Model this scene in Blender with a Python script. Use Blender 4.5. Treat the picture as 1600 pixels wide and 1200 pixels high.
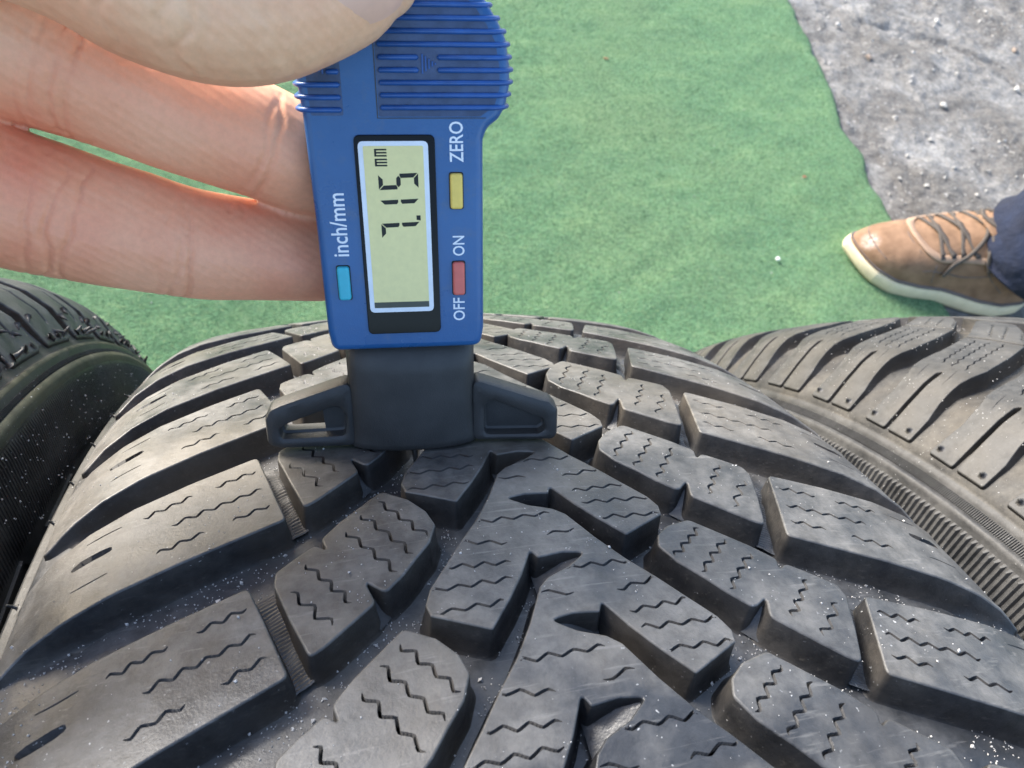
import bpy, bmesh, math, random
import numpy as np
from mathutils import Matrix, Vector
from mathutils.geometry import delaunay_2d_cdt

random.seed(7); rng = np.random.default_rng(7)
scene = bpy.context.scene
for o in list(bpy.data.objects): bpy.data.objects.remove(o)
col = scene.collection
MM = 0.001

# ------------------------------------------------------------------ camera
cd = bpy.data.cameras.new('camera'); cam = bpy.data.objects.new('camera', cd); col.objects.link(cam)
CR = [[0.963854, -0.056233, 0.260429], [-0.182505, -0.851480, 0.491602], [0.194106, -0.521363, -0.830966]]
cx, cy, cz = [Vector((CR[0][i], CR[1][i], CR[2][i])) for i in range(3)]
rotm = Matrix((cx, -cy, -cz)).transposed().to_4x4()
cam.matrix_world = Matrix.Translation(Vector((-34.87, 104.96, 702.41)) * MM) @ rotm
cd.sensor_width = 36.0; cd.lens = 36.0 * 1150 / 1600
cd.clip_start = 0.005; cd.clip_end = 300
cd.dof.use_dof = True; cd.dof.focus_distance = 0.122; cd.dof.aperture_fstop = 48
scene.camera = cam

# ------------------------------------------------------------------ world, sun, exposure
SUN_EL, SUN_AZ = math.radians(30), math.radians(-36)      # azimuth from +Y towards +X
world = bpy.data.worlds.new('World'); scene.world = world; world.use_nodes = True
wn = world.node_tree.nodes; wl = world.node_tree.links
sky = wn.new('ShaderNodeTexSky'); sky.sky_type = 'NISHITA'; sky.sun_disc = False
sky.sun_elevation = SUN_EL; sky.sun_rotation = SUN_AZ
sky.air_density = 1.0; sky.dust_density = 2.2; sky.ozone_density = 1.0
wn['Background'].inputs['Strength'].default_value = 0.15
wl.new(sky.outputs['Color'], wn['Background'].inputs['Color'])
sd = bpy.data.lights.new('sun', 'SUN'); sd.energy = 2.7; sd.angle = math.radians(22); sd.color = (1.0, .965, .91)
sun = bpy.data.objects.new('sun', sd); col.objects.link(sun)
sv = Vector((math.sin(SUN_AZ) * math.cos(SUN_EL), math.cos(SUN_AZ) * math.cos(SUN_EL), math.sin(SUN_EL)))
sun.rotation_euler = sv.to_track_quat('Z', 'Y').to_euler()
vs = scene.view_settings; vs.view_transform = 'Standard'; vs.look = 'None'; vs.exposure = 1.75; vs.gamma = 1; vs.use_curve_mapping = False

# ------------------------------------------------------------------ helpers
def tag(o, label=None, cat=None, group=None, kind=None):
    if label: o['label'] = label
    if cat: o['category'] = cat
    if group: o['group'] = group
    if kind: o['kind'] = kind
    return o

def empty(name, loc=(0, 0, 0)):
    o = bpy.data.objects.new(name, None); col.objects.link(o); o.location = Vector(loc) * MM
    o.empty_display_size = .01
    return o

def mkmesh(name, verts, faces, mats, smooth=True, mi=None):
    me = bpy.data.meshes.new(name)
    me.from_pydata([(v[0] * MM, v[1] * MM, v[2] * MM) for v in verts], [], [tuple(int(i) for i in f) for f in faces])
    for m in (mats if isinstance(mats, (list, tuple)) else [mats]): me.materials.append(m)
    if mi is not None: me.polygons.foreach_set('material_index', np.asarray(mi, dtype=np.int32))
    if smooth: me.polygons.foreach_set('use_smooth', [True] * len(me.polygons))
    me.update()
    return me

def link(name, me, parent=None, loc=(0, 0, 0), rot=None):
    o = bpy.data.objects.new(name, me); col.objects.link(o)
    if parent: o.parent = parent
    o.location = Vector(loc) * MM
    if rot: o.rotation_euler = rot
    return o

def recalc(me):
    bm = bmesh.new(); bm.from_mesh(me); bmesh.ops.recalc_face_normals(bm, faces=bm.faces); bm.to_mesh(me); bm.free()
    return me

def area(p):
    p = np.asarray(p); return .5 * np.sum(p[:, 0] * np.roll(p[:, 1], -1) - np.roll(p[:, 0], -1) * p[:, 1])

def ccw(p): return list(p) if area(p) > 0 else list(p)[::-1]

def round_poly(p, r=.9, amin=18, seg=3):
    p = [np.array(q, float) for q in p]; n = len(p); out = []
    for i in range(n):
        a, b, c = p[i - 1], p[i], p[(i + 1) % n]
        u, v = a - b, c - b; lu, lv = np.linalg.norm(u), np.linalg.norm(v)
        if lu < 1e-6 or lv < 1e-6: continue
        u /= lu; v /= lv
        ang = math.acos(max(-1, min(1, float(u @ v)))); turn = math.pi - ang
        if math.degrees(turn) < amin: out.append(b); continue
        t = min(r * math.tan(turn / 2), .42 * lu, .42 * lv)
        A, B = b + u * t, b + v * t
        for k in range(seg + 1):
            w = k / seg; out.append((1 - w) ** 2 * A + 2 * w * (1 - w) * b + w * w * B)
    return out

def densify(p, mx=2.5):
    out = []; n = len(p)
    for i in range(n):
        a, b = np.asarray(p[i], float), np.asarray(p[(i + 1) % n], float); k = max(1, int(math.ceil(np.linalg.norm(b - a) / mx)))
        for j in range(k): out.append(a + (b - a) * j / k)
    q = [out[0]]
    for v in out[1:]:
        if np.linalg.norm(v - q[-1]) > .03: q.append(v)
    if np.linalg.norm(q[0] - q[-1]) < .03: q.pop()
    return q

def offset(p, d):
    """positive = outward for a ccw polygon"""
    P = np.asarray(p); a = P - np.roll(P, 1, 0); b = np.roll(P, -1, 0) - P
    na = np.stack([a[:, 1], -a[:, 0]], 1); na /= np.linalg.norm(na, axis=1)[:, None] + 1e-9
    nb = np.stack([b[:, 1], -b[:, 0]], 1); nb /= np.linalg.norm(nb, axis=1)[:, None] + 1e-9
    m = na + nb; l = np.linalg.norm(m, axis=1)[:, None]; m = m / (l + 1e-9)
    c = np.clip((m * na).sum(1), .55, 1)[:, None]
    return P + m * d / c

def pip(pts, poly):
    pts = np.asarray(pts, float); poly = np.asarray(poly, float); m_ = len(pts)
    if m_ == 0: return np.zeros(0, bool)
    order = np.argsort(pts[:, 1]); ys = pts[order, 1]; xs_ = pts[order, 0]; ins = np.zeros(m_, bool)
    A = poly; B = np.roll(poly, -1, 0); lo = np.minimum(A[:, 1], B[:, 1]); hi = np.maximum(A[:, 1], B[:, 1])
    i0 = np.searchsorted(ys, lo, 'left'); i1 = np.searchsorted(ys, hi, 'left')
    for k in range(len(poly)):
        p, q = i0[k], i1[k]
        if q > p:
            ins[p:q] ^= xs_[p:q] < (B[k, 0] - A[k, 0]) * (ys[p:q] - A[k, 1]) / (B[k, 1] - A[k, 1]) + A[k, 0]
    out = np.zeros(m_, bool); out[order] = ins
    return out

def zigzag(a, b, n=5, amp=.55, w=.5, jit=.12):
    """closed outline of a wavy sipe from a to b"""
    a, b = np.array(a, float), np.array(b, float); d = b - a; L = np.linalg.norm(d); d /= L; nn = np.array([-d[1], d[0]])
    pts = []; ph = random.choice((0, math.pi)); k1, k2 = random.uniform(-jit, jit), random.uniform(0, 6)
    for i in range(n * 4 + 1):
        t = i / (n * 4); sn = math.sin(math.pi * n * t + ph); sn = .45 * sn + .55 * (2 / math.pi) * math.asin(max(-1, min(1, sn)))
        pts.append(a + d * L * (t + k1 * .06 * math.sin(math.pi * t)) + nn * amp * .5 * sn * (.85 + .15 * math.sin(7 * t + k2)))
    return ribbon(pts, w, .3)

def ribbon(pts, w, end=.35):
    pts = [np.array(q, float) for q in pts]; Lf, Rt = [], []; m_ = len(pts)
    for i, q in enumerate(pts):
        t = pts[min(i + 1, m_ - 1)] - pts[max(i - 1, 0)]; t /= np.linalg.norm(t) + 1e-9; nn = np.array([-t[1], t[0]])
        ww = w * .5 * (end if i in (0, m_ - 1) else (.5 + end * .6 if m_ > 5 and i in (1, m_ - 2) else 1))
        Lf.append(q + nn * ww); Rt.append(q - nn * ww)
    return Lf + Rt[::-1]

def vnoise(x, y, seed=0):
    x = np.asarray(x, float); y = np.asarray(y, float)
    xi, yi = np.floor(x).astype(np.int64), np.floor(y).astype(np.int64); fx, fy = x - xi, y - yi
    fx = fx * fx * (3 - 2 * fx); fy = fy * fy * (3 - 2 * fy)
    def h(i, j):
        n = (i * 374761393 + j * 668265263 + seed * 974711) & 0xffffffff
        n = ((n ^ (n >> 13)) * 1274126177) & 0xffffffff
        return ((n ^ (n >> 16)) & 0xffff) / 65535.0
    return (h(xi, yi) * (1 - fx) + h(xi + 1, yi) * fx) * (1 - fy) + (h(xi, yi + 1) * (1 - fx) + h(xi + 1, yi + 1) * fx) * fy

# ------------------------------------------------------------------ materials
def mat(name):
    m = bpy.data.materials.new(name); m.use_nodes = True
    nt = m.node_tree; return m, nt, nt.nodes['Principled BSDF'], nt.nodes, nt.links

def N(nt, t, **kw):
    n = nt.nodes.new(t)
    for k, v in kw.items():
        if k in n.inputs: n.inputs[k].default_value = v
        else: setattr(n, k, v)
    return n

def noise(nt, scale, detail=4, rough=.55, coord='Object', stretch=None, dist=0):
    tc = N(nt, 'ShaderNodeTexCoord'); n = N(nt, 'ShaderNodeTexNoise', Scale=scale, Detail=detail, Roughness=rough, Distortion=dist)
    if stretch:
        mp = N(nt, 'ShaderNodeMapping'); mp.inputs['Scale'].default_value = stretch[0]
        mp.inputs['Rotation'].default_value = stretch[1]
        nt.links.new(tc.outputs[coord], mp.inputs['Vector']); nt.links.new(mp.outputs[0], n.inputs['Vector'])
    else: nt.links.new(tc.outputs[coord], n.inputs['Vector'])
    return n

def ramp(nt, src, stops):
    r = N(nt, 'ShaderNodeValToRGB'); e = r.color_ramp.elements
    while len(e) < len(stops): e.new(.5)
    for k, (p, c) in enumerate(stops):
        e[k].position = p; e[k].color = (c if isinstance(c, (tuple, list)) else (c, c, c)) + ((1,) if not isinstance(c, (tuple, list)) or len(c) == 3 else ())
    nt.links.new(src, r.inputs['Fac']); return r

def mix(nt, fac, a, b, mode='MIX'):
    m = N(nt, 'ShaderNodeMix', data_type='RGBA', blend_type=mode)
    def put(i, v):
        if hasattr(v, 'is_linked') or hasattr(v, 'links'): nt.links.new(v, m.inputs[i])
        else: m.inputs[i].default_value = v if not isinstance(v, (tuple, list)) else tuple(v) + ((1,) if len(v) == 3 else ())
    put(0, fac); put(6, a); put(7, b)
    return m.outputs[2]

def bump(nt, bs, h, strength=.3, dist=.0005, prev=None):
    b = N(nt, 'ShaderNodeBump', Strength=strength, Distance=dist)
    nt.links.new(h, b.inputs['Height'])
    if prev: nt.links.new(prev.outputs[0], b.inputs['Normal'])
    nt.links.new(b.outputs[0], bs.inputs['Normal']); return b

def rubber(name, dark, dusty, lo, hi, rough=.5, specks=.0, spec=.5, bumpd=.00012):
    m, nt, bs, nd, lk = mat(name)
    n1 = noise(nt, 70, 6, .62); r1 = ramp(nt, n1.outputs[0], [(lo, 0.0), (hi, 1.0)])
    c = mix(nt, r1.outputs[0], dark, dusty)
    n2 = noise(nt, 380, 6, .72); r2 = ramp(nt, n2.outputs[0], [(.32, .55), (.5, 1.0), (.7, 1.4)])
    c = mix(nt, .9, c, r2.outputs[0], 'MULTIPLY')
    n7 = noise(nt, 20, 4, .6); r7 = ramp(nt, n7.outputs[0], [(.50, 0.0), (.72, .6)]); c = mix(nt, r7.outputs[0], c, tuple(v * w for v, w in zip(dusty, (1.05, .93, .76))))
    # faint rubbing scratches
    n5 = noise(nt, 90, 3, .6, stretch=((1, 14, 14), (0, 0, .5))); r5 = ramp(nt, n5.outputs[0], [(.60, 0.0), (.74, .35)])
    c = mix(nt, r5.outputs[0], c, tuple(min(1, v * 1.7) for v in dusty))
    if specks:
        n3 = noise(nt, 1500, 1, .5); r3 = ramp(nt, n3.outputs[0], [(.755 - specks, 0.0), (.79 - specks, 1.0)])
        n4 = noise(nt, 45, 3, .6); r4 = ramp(nt, n4.outputs[0], [(.48, 0.0), (.68, .75)])
        f = mix(nt, 1.0, r3.outputs[0], r4.outputs[0], 'MULTIPLY')
        c = mix(nt, f, c, (.5, .5, .49))
    lk.new(c, bs.inputs['Base Color'])
    rr = ramp(nt, n1.outputs[0], [(.3, rough - .1), (.7, rough + .12)]); lk.new(rr.outputs[0], bs.inputs['Roughness'])
    bs.inputs['Specular IOR Level'].default_value = spec
    nb = noise(nt, 2600, 3, .6); b = bump(nt, bs, nb.outputs[0], .35, bumpd)
    nb2 = noise(nt, 240, 4, .6); bump(nt, bs, nb2.outputs[0], .35, .0004, b)
    return m

M_TOP = rubber('tread_rubber_worn', (.027, .028, .030), (.132, .127, .118), .36, .72, .46, .015, .55)
M_WALL = rubber('tread_rubber_moulded', (.018, .018, .019), (.070, .062, .052), .42, .8, .5, .012)
M_FLOOR = rubber('groove_rubber', (.026, .028, .031), (.092, .092, .092), .38, .76, .42, .03)
M_SIDE = rubber('sidewall_rubber', (.014, .015, .017), (.06, .057, .05), .45, .8, .5, .02)
M_RTOP = rubber('dusty_tread_rubber', (.022, .022, .022), (.072, .070, .066), .35, .76, .58, .02, .4)
M_RFLR = rubber('dusty_shoulder_rubber', (.024, .0235, .023), (.090, .083, .071), .38, .78, .62, .03, .35)
M_LTOP = rubber('clean_tread_rubber', (.026, .027, .029), (.085, .086, .088), .36, .76, .55, .015, .4)
M_LSIDE = rubber('glossy_sidewall_rubber', (.010, .011, .012), (.040, .040, .040), .42, .8, .5, .035, .3)
M_OLIVE = rubber('olive_ridge_rubber', (.020, .022, .015), (.055, .058, .040), .35, .8, .68, .02, .2)  # olive tint for the raised sidewall rings

def plain(name, c, rough=.5, spec=.5, var=.12, vs_=400, bumps=0, bscale=2500, metal=0, coat=0):
    m, nt, bs, nd, lk = mat(name)
    n = noise(nt, vs_, 4, .6); r = ramp(nt, n.outputs[0], [(.3, 1 - var), (.7, 1 + var)])
    lk.new(mix(nt, 1.0, c, r.outputs[0], 'MULTIPLY'), bs.inputs['Base Color'])
    bs.inputs['Roughness'].default_value = rough; bs.inputs['Specular IOR Level'].default_value = spec; bs.inputs['Metallic'].default_value = metal
    bs.inputs['Coat Weight'].default_value = coat
    if bumps:
        nb = noise(nt, bscale, 3, .6); bump(nt, bs, nb.outputs[0], bumps, .00015)
    return m

# ------------------------------------------------------------------ tyre surface tools
class Surf:
    """tread surface of a tyre: (lateral mm, arc mm) -> tyre-centred mm"""
    def __init__(s, R, px, pr): s.R = R; s.px = np.array(px, float); s.pr = np.array(pr, float)
    def r(s, x): return np.interp(np.abs(x), s.px, s.pr)
    def at(s, x, a, h=0):
        x = np.asarray(x, float); a = np.asarray(a, float)
        r0 = s.r(x); sl = (s.r(np.abs(x) + .5) - s.r(np.maximum(np.abs(x) - .5, 0))) * np.sign(x)  # dr/dx
        k = 1 / np.sqrt(1 + sl * sl)
        r = r0 + h * k; xx = x - h * sl * k
        th = a / s.R
        return np.stack([xx, r * np.sin(th), r * np.cos(th)], -1)

def block_mesh(name, poly, sipes, S, depth, mats, rnd=.9, edge=.5, grid=3.2, flare=.6, sdepth=2.6, wall_h=None, slots=()):
    poly = densify(round_poly(ccw(poly), rnd), 2.2)
    n = len(poly); P0 = np.asarray(poly)
    P1 = offset(poly, -edge * .3); P2 = offset(poly, -edge); P3 = offset(poly, -edge * 2.4)
    B1 = offset(poly, flare * .45); B2 = offset(poly, flare); B3 = offset(poly, flare + .9)
    cuts = []
    for c in sipes: cuts.append((c, sdepth))
    for c in slots: cuts.append((c[0], c[1]))
    good = []
    for c, dp in cuts:
        c = np.array(c)
        ok = pip(c, P2)
        if ok.all(): good.append((c, dp)); continue
        # pull the stray points to the middle until inside
        m = c[ok].mean(0) if ok.any() else None
        if m is None: continue
        for k in range(14):
            ok = pip(c, offset(poly, -edge * 1.15))
            if ok.all(): break
            c = np.where(ok[:, None], c, c + (m - c) * .12)
        if pip(c, P2).all(): good.append((c, dp))
    xs = np.arange(P0[:, 0].min(), P0[:, 0].max(), grid); ys = np.arange(P0[:, 1].min(), P0[:, 1].max(), grid)
    g = np.array([(x, y) for x in xs for y in ys]) if len(xs) and len(ys) else np.zeros((0, 2))
    if len(g):
        g = g + rng.uniform(-.3, .3, g.shape)
        g = g[pip(g, P3)]
        for c, _ in good:
            if len(g): g = g[np.min(np.linalg.norm(g[:, None] - c[None], axis=2), axis=1) > .5]
    p3 = P3[pip(P3, offset(poly, -edge * 1.6))] if n > 3 else P3
    for c, _ in good:
        if len(p3): p3 = p3[np.min(np.linalg.norm(p3[:, None] - c[None], axis=2), axis=1) > .4]
    V = [tuple(v) for v in P2]; E = [(i, (i + 1) % n) for i in range(n)]
    for c, _ in good:
        k = len(V); V += [tuple(v) for v in c]; E += [(k + i, k + (i + 1) % len(c)) for i in range(len(c))]
    nc = len(V)
    V += [tuple(v) for v in g] + [tuple(v) for v in p3]
    ov, oe, of, vi, ei, fi = delaunay_2d_cdt([Vector(v) for v in V], E, [], 0, 1e-4)
    ov = np.array([tuple(v) for v in ov]); mp = {}
    for k, l in enumerate(vi):
        for q in l: mp[q] = k
    T = np.array([f for f in of if len(f) == 3]); cen = ov[T].mean(1)
    keep = pip(cen, P2)
    for c, _ in good: keep &= ~pip(cen, c)
    T = T[keep]
    a2 = (ov[T[:, 1], 0] - ov[T[:, 0], 0]) * (ov[T[:, 2], 1] - ov[T[:, 0], 1]) - (ov[T[:, 2], 0] - ov[T[:, 0], 0]) * (ov[T[:, 1], 1] - ov[T[:, 0], 1])
    T[a2 < 0] = T[a2 < 0][:, ::-1]
    verts = list(S.at(ov[:, 0], ov[:, 1], 0)); F = [tuple(t) for t in T]; MI = [0] * len(F)
    nrm = list(S.at(ov[:, 0], ov[:, 1], 1) - S.at(ov[:, 0], ov[:, 1], 0))
    o2 = offset(poly, 1.0) - P0; o2 /= np.linalg.norm(o2, axis=1)[:, None] + 1e-9
    up3 = S.at(P0[:, 0], P0[:, 1], 1) - S.at(P0[:, 0], P0[:, 1], 0)
    out3 = S.at(P0[:, 0] + o2[:, 0] * .5, P0[:, 1] + o2[:, 1] * .5, 0) - S.at(P0[:, 0], P0[:, 1], 0); out3 /= np.linalg.norm(out3, axis=1)[:, None] + 1e-9
    wm = 1 if len(mats) > 1 else 0
    def ring(Pn, h, wu, wo):
        k = len(verts); verts.extend(S.at(Pn[:, 0], Pn[:, 1], h)); nrm.extend(up3 * wu + out3 * wo); return [k + i for i in range(n)]
    dw = depth if np.isscalar(depth) else np.array([depth(x) for x in P0[:, 0]])
    top = [mp[i] for i in range(n)]
    r1 = ring(P1, -edge * .3, .72, .69); r0 = ring(P0, -edge, .12, .99)
    b1 = ring(B1, -dw * .55 - .2, .12, .99); b2 = ring(B2, -dw * .93 - .1, .4, .9); b3 = ring(B3, -dw - .35, .9, .4)
    for A, Bq, mi in ((top, r1, 0), (r1, r0, 0), (r0, b1, wm), (b1, b2, wm), (b2, b3, wm)):
        for i in range(n):
            j = (i + 1) % n; F.append((A[i], Bq[i], Bq[j], A[j])); MI.append(mi)
    k0 = n
    for c, dp in good:
        m = len(c); kk = len(verts); verts.extend(S.at(c[:, 0], c[:, 1], -dp)); nrm.extend(S.at(c[:, 0], c[:, 1], 1) - S.at(c[:, 0], c[:, 1], 0))
        up = [mp[k0 + i] for i in range(m)]
        for i in range(m):
            j = (i + 1) % m; F.append((up[j], up[i], kk + i, kk + j)); MI.append(wm)
        k0 += m
    me = mkmesh(name, verts, F, mats, True, MI)
    nn = np.array(nrm); nn /= np.linalg.norm(nn, axis=1)[:, None] + 1e-9
    me.normals_split_custom_set_from_vertices([tuple(v) for v in nn])
    return me

def revolve(name, prof, mats, nseg=360, mi=None):
    th = np.linspace(0, 2 * math.pi, nseg, endpoint=False); m = len(prof)
    X = np.array([p[0] for p in prof]); Rr = np.array([p[1] for p in prof])
    V = np.stack([np.tile(X, (nseg, 1)), Rr[None] * np.sin(th)[:, None], Rr[None] * np.cos(th)[:, None]], -1).reshape(-1, 3)
    F = []; MI = []
    for i in range(nseg):
        a, b = i * m, ((i + 1) % nseg) * m
        for j in range(m - 1):
            F.append((a + j, a + j + 1, b + j + 1, b + j)); MI.append(mi[j] if mi else 0)
    return mkmesh(name, V, F, mats, True, MI)

def serrated(name, x0, r0, x1, r1, pitch, hgt, m, sub=4, th0=-.4, th1=1.5, nrm=(0, 1)):
    """band of fine radial moulded ribs between two rings, as real relief"""
    rm = (r0 + r1) / 2; n = int((th1 - th0) * rm / pitch) * sub
    V = []; F = []
    for i in range(n + 1):
        t = th0 + (th1 - th0) * i / n; ph = i % sub
        for k, w in enumerate((0, .12, .5, .88, 1)):
            e = 0 if k in (0, 4) else 1
            h = hgt * e * (1.0 if ph in (1, 2) else 0.0)
            x = x0 + (x1 - x0) * w + nrm[0] * h; r = r0 + (r1 - r0) * w + nrm[1] * h
            V.append((x, r * math.sin(t), r * math.cos(t)))
    for i in range(n):
        for k in range(4):
            a = i * 5 + k; F.append((a, a + 1, a + 6, a + 5))
    return mkmesh(name, V, F, m, False)

def whisker_mesh(name, L, r, m, kink=.25):
    V = []; F = []; nr = 6; lv = [(0, 1.7), (.12, 1.0), (.5, .75), (.85, .5), (1, .12)]
    for k, (t, w) in enumerate(lv):
        for i in range(nr):
            a = 2 * math.pi * i / nr; V.append((r * w * math.cos(a) + kink * L * t * t, r * w * math.sin(a), L * t))
    for k in range(len(lv) - 1):
        for i in range(nr):
            j = (i + 1) % nr; F.append((k * nr + i, k * nr + j, (k + 1) * nr + j, (k + 1) * nr + i))
    F.append(tuple((len(lv) - 1) * nr + i for i in range(nr)))
    return mkmesh(name, V, F, m)

def bil(q, u, v):
    l, rb, rt, tl = [np.array(c, float) for c in q]
    return l * (1 - u) * (1 - v) + rb * u * (1 - v) + rt * u * v + tl * (1 - u) * v

# ------------------------------------------------------------------ setting: ground
def lerp_grid(a): return np.concatenate(a)
gx = lerp_grid([np.array([-40000, -15000, -6000, -3000, -1500, -500, 0, 300, 600]), np.arange(760, 1700, 5.5), np.array([1750, 1900, 2300, 3000, 5000, 10000, 20000, 40000])])
gy = lerp_grid([np.array([-40000, -15000, -6000, -2500, -1000, -300, 0, 250, 450]), np.arange(520, 1560, 5.5), np.array([1650, 1900, 2300, 3200, 6000, 12000, 40000])])
GX, GY = np.meshgrid(gx, gy, indexing='ij')
fine = (GX > 700) & (GX < 1720) & (GY > 480) & (GY < 1600)
gz = (vnoise(GX / 120, GY / 120, 1) - .5) * 9 + (vnoise(GX / 38, GY / 38, 2) - .5) * 5 + (vnoise(GX / 14, GY / 14, 3) - .5) * 4.2 + (vnoise(GX / 7, GY / 7, 4) - .5) * 3.0
# a broken ridge where the pale slab has crumbled
cr = np.abs((GX - 1180) * .55 - (GY - 1250) * -.83 + (vnoise(GX / 60, GY / 60, 9) - .5) * 90)
gz -= 7 * np.exp(-(cr / 16) ** 2) * (GX > 1050)
gz = np.where(fine, gz - 1.5, -2.0)
gz = np.where((GX < 900) | (GY < 560), gz - 3, gz)
V = np.stack([GX, GY, gz], -1).reshape(-1, 3); ny = len(gy)
F = [(i * ny + j, (i + 1) * ny + j, (i + 1) * ny + j + 1, i * ny + j + 1) for i in range(len(gx) - 1) for j in range(ny - 1)]
m, nt, bs, nd, lk = mat('rough_concrete')
n1 = noise(nt, 7, 6, .65, dist=.6); r1 = ramp(nt, n1.outputs[0], [(.34, (.150, .140, .126)), (.48, (.205, .195, .180)), (.57, (.275, .266, .250)), (.72, (.36, .352, .335))])
n2 = noise(nt, 130, 8, .85); r2 = ramp(nt, n2.outputs[0], [(.30, .15), (.5, 1.0), (.70, 1.75)])
c = mix(nt, .85, r1.outputs[0], r2.outputs[0], 'MULTIPLY')
vo = N(nt, 'ShaderNodeTexVoronoi', Scale=75); tcx = N(nt, 'ShaderNodeTexCoord'); lk.new(tcx.outputs['Object'], vo.inputs['Vector'])
rv = ramp(nt, vo.outputs['Distance'], [(.10, 1.0), (.2, 0.0)]); rc = ramp(nt, vo.outputs['Color'], [(.62, 0.0), (.66, .7)])
c = mix(nt, mix(nt, 1.0, rv.outputs[0], rc.outputs[0], 'MULTIPLY'), c, (.55, .54, .52))
lk.new(c, bs.inputs['Base Color']); bs.inputs['Roughness'].default_value = .9; bs.inputs['Specular IOR Level'].default_value = .25
nb = noise(nt, 220, 8, .8); bump(nt, bs, nb.outputs[0], 1.0, .006)
gnd = link('ground', mkmesh('ground', V, F, m)); tag(gnd, kind='structure', label='rough crumbling grey concrete ground beside the green carpet')

# carpet lying on the ground
EY = [-1600, 300, 560, 640, 752, 768, 850, 909, 986, 1070, 1159, 1235, 1358, 1500, 2600]
EX = [800, 835, 845, 846, 852, 843, 843, 860, 853, 873, 880, 894, 901, 915, 980]
cyv = np.concatenate([np.linspace(-1600, 380, 24), np.arange(390, 1560, 7.0), np.linspace(1580, 2600, 14)])
edge = np.interp(cyv, EY, EX) + (vnoise(cyv / 34, cyv * 0 + 3, 5) - .5) * 9 + (vnoise(cyv / 9, cyv * 0 + 8, 6) - .5) * 3
colsL = np.linspace(-2600, -480, 14)
V = []; W = 190; 
for y, e in zip(cyv, edge):
    xs = np.concatenate([colsL, np.linspace(-470, e, W)])
    for x in xs: V.append((x, y))
V = np.array(V); nx = len(colsL) + W
def carpet_z(x, y, e):
    u = x * .80 + y * .60; v = -x * .60 + y * .80
    z = 5 + 4.0 * (vnoise(u / 260, v / 70, 11) - .5) + 2.4 * (vnoise(u / 130, v / 30 + 40, 12) - .5) + 1.0 * (vnoise(x / 30, y / 18, 13) - .5) + .7 * (vnoise(x / 9, y / 9, 14) - .5)
    return np.maximum(z, 1.8) * np.clip((e - x) / 14 * .45 + .55, .55, 1)
z = carpet_z(V[:, 0], V[:, 1], np.repeat(edge, nx))
Vt = np.stack([V[:, 0], V[:, 1], z], -1).tolist()
F = [(i * nx + j, i * nx + j + 1, (i + 1) * nx + j + 1, (i + 1) * nx + j) for i in range(len(cyv) - 1) for j in range(nx - 1)]
k = len(Vt)
for i in range(len(cyv)):
    a = Vt[i * nx + nx - 1]; Vt.append((a[0] + .6, a[1], -6))
F += [(i * nx + nx - 1, k + i, k + i + 1, (i + 1) * nx + nx - 1) for i in range(len(cyv) - 1)]
m, nt, bs, nd, lk = mat('green_felt')
n1 = noise(nt, 9, 5, .6, stretch=((1, 2.2, 1), (0, 0, -.65))); r1 = ramp(nt, n1.outputs[0], [(.32, (.056, .132, .062)), (.52, (.082, .172, .078)), (.72, (.132, .224, .096))])
n2 = noise(nt, 150, 7, .95, stretch=((1, 1.9, 1), (0, 0, -.5))); r2 = ramp(nt, n2.outputs[0], [(.34, .10), (.5, 1.0), (.66, 2.0)])
c = mix(nt, .9, r1.outputs[0], r2.outputs[0], 'MULTIPLY')
n3 = noise(nt, 60, 6, .7); r3 = ramp(nt, n3.outputs[0], [(.56, 0.0), (.80, .55)])
c = mix(nt, r3.outputs[0], c, (.20, .27, .16))
n6 = noise(nt, 3.2, 4, .6); r6 = ramp(nt, n6.outputs[0], [(.46, 0.0), (.66, .55)]); c = mix(nt, r6.outputs[0], c, mix(nt, .9, (.130, .185, .082), r2.outputs[0], 'MULTIPLY'))
n4 = noise(nt, 26, 4, .7); r4 = ramp(nt, n4.outputs[0], [(.62, 0.0), (.78, .4)])
c = mix(nt, r4.outputs[0], c, (.05, .10, .06))
lk.new(c, bs.inputs['Base Color']); bs.inputs['Roughness'].default_value = .95; bs.inputs['Specular IOR Level'].default_value = .15
bs.inputs['Sheen Weight'].default_value = .35; bs.inputs['Sheen Roughness'].default_value = .5; bs.inputs['Sheen Tint'].default_value = (.6, .9, .6, 1)
nb = noise(nt, 380, 5, .8); bump(nt, bs, nb.outputs[0], 1.0, .004)
carpet = link('carpet', mkmesh('carpet', Vt, F, m)); tag(carpet, 'green felt carpet with soft creases lying under the tyres', 'carpet')

# loose felt fibres lying over the carpet
nf = 170000
fx, fy = rng.uniform(-470, 905, nf), rng.uniform(500, 1430, nf); fe = np.interp(fy, cyv, edge)
ok = fx < fe - 1; fx, fy, fe = fx[ok], fy[ok], fe[ok]; nf = len(fx)
fz = carpet_z(fx, fy, fe); an = rng.normal(.5, .9, nf); fl_ = rng.uniform(2.0, 6.0, nf); fw = rng.uniform(.25, .55, nf)
dx, dy = np.cos(an), np.sin(an); hz = rng.uniform(.2, 1.5, nf)
P0_ = np.stack([fx - dx * fl_ / 2 - dy * fw, fy - dy * fl_ / 2 + dx * fw, fz + .05], -1); P1_ = np.stack([fx - dx * fl_ / 2 + dy * fw, fy - dy * fl_ / 2 - dx * fw, fz + .05], -1)
P2_ = np.stack([fx + dx * fl_ / 2, fy + dy * fl_ / 2, fz + hz], -1)
FV = np.stack([P0_, P1_, P2_], 1).reshape(-1, 3); FF = np.arange(nf * 3).reshape(-1, 3)
fm = [plain('felt_fibre_' + n_, c_, .95, .1, .2, 60) for n_, c_ in (('dark', (.048, .110, .054)), ('mid', (.098, .195, .090)), ('pale', (.195, .290, .145)))]
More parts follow.
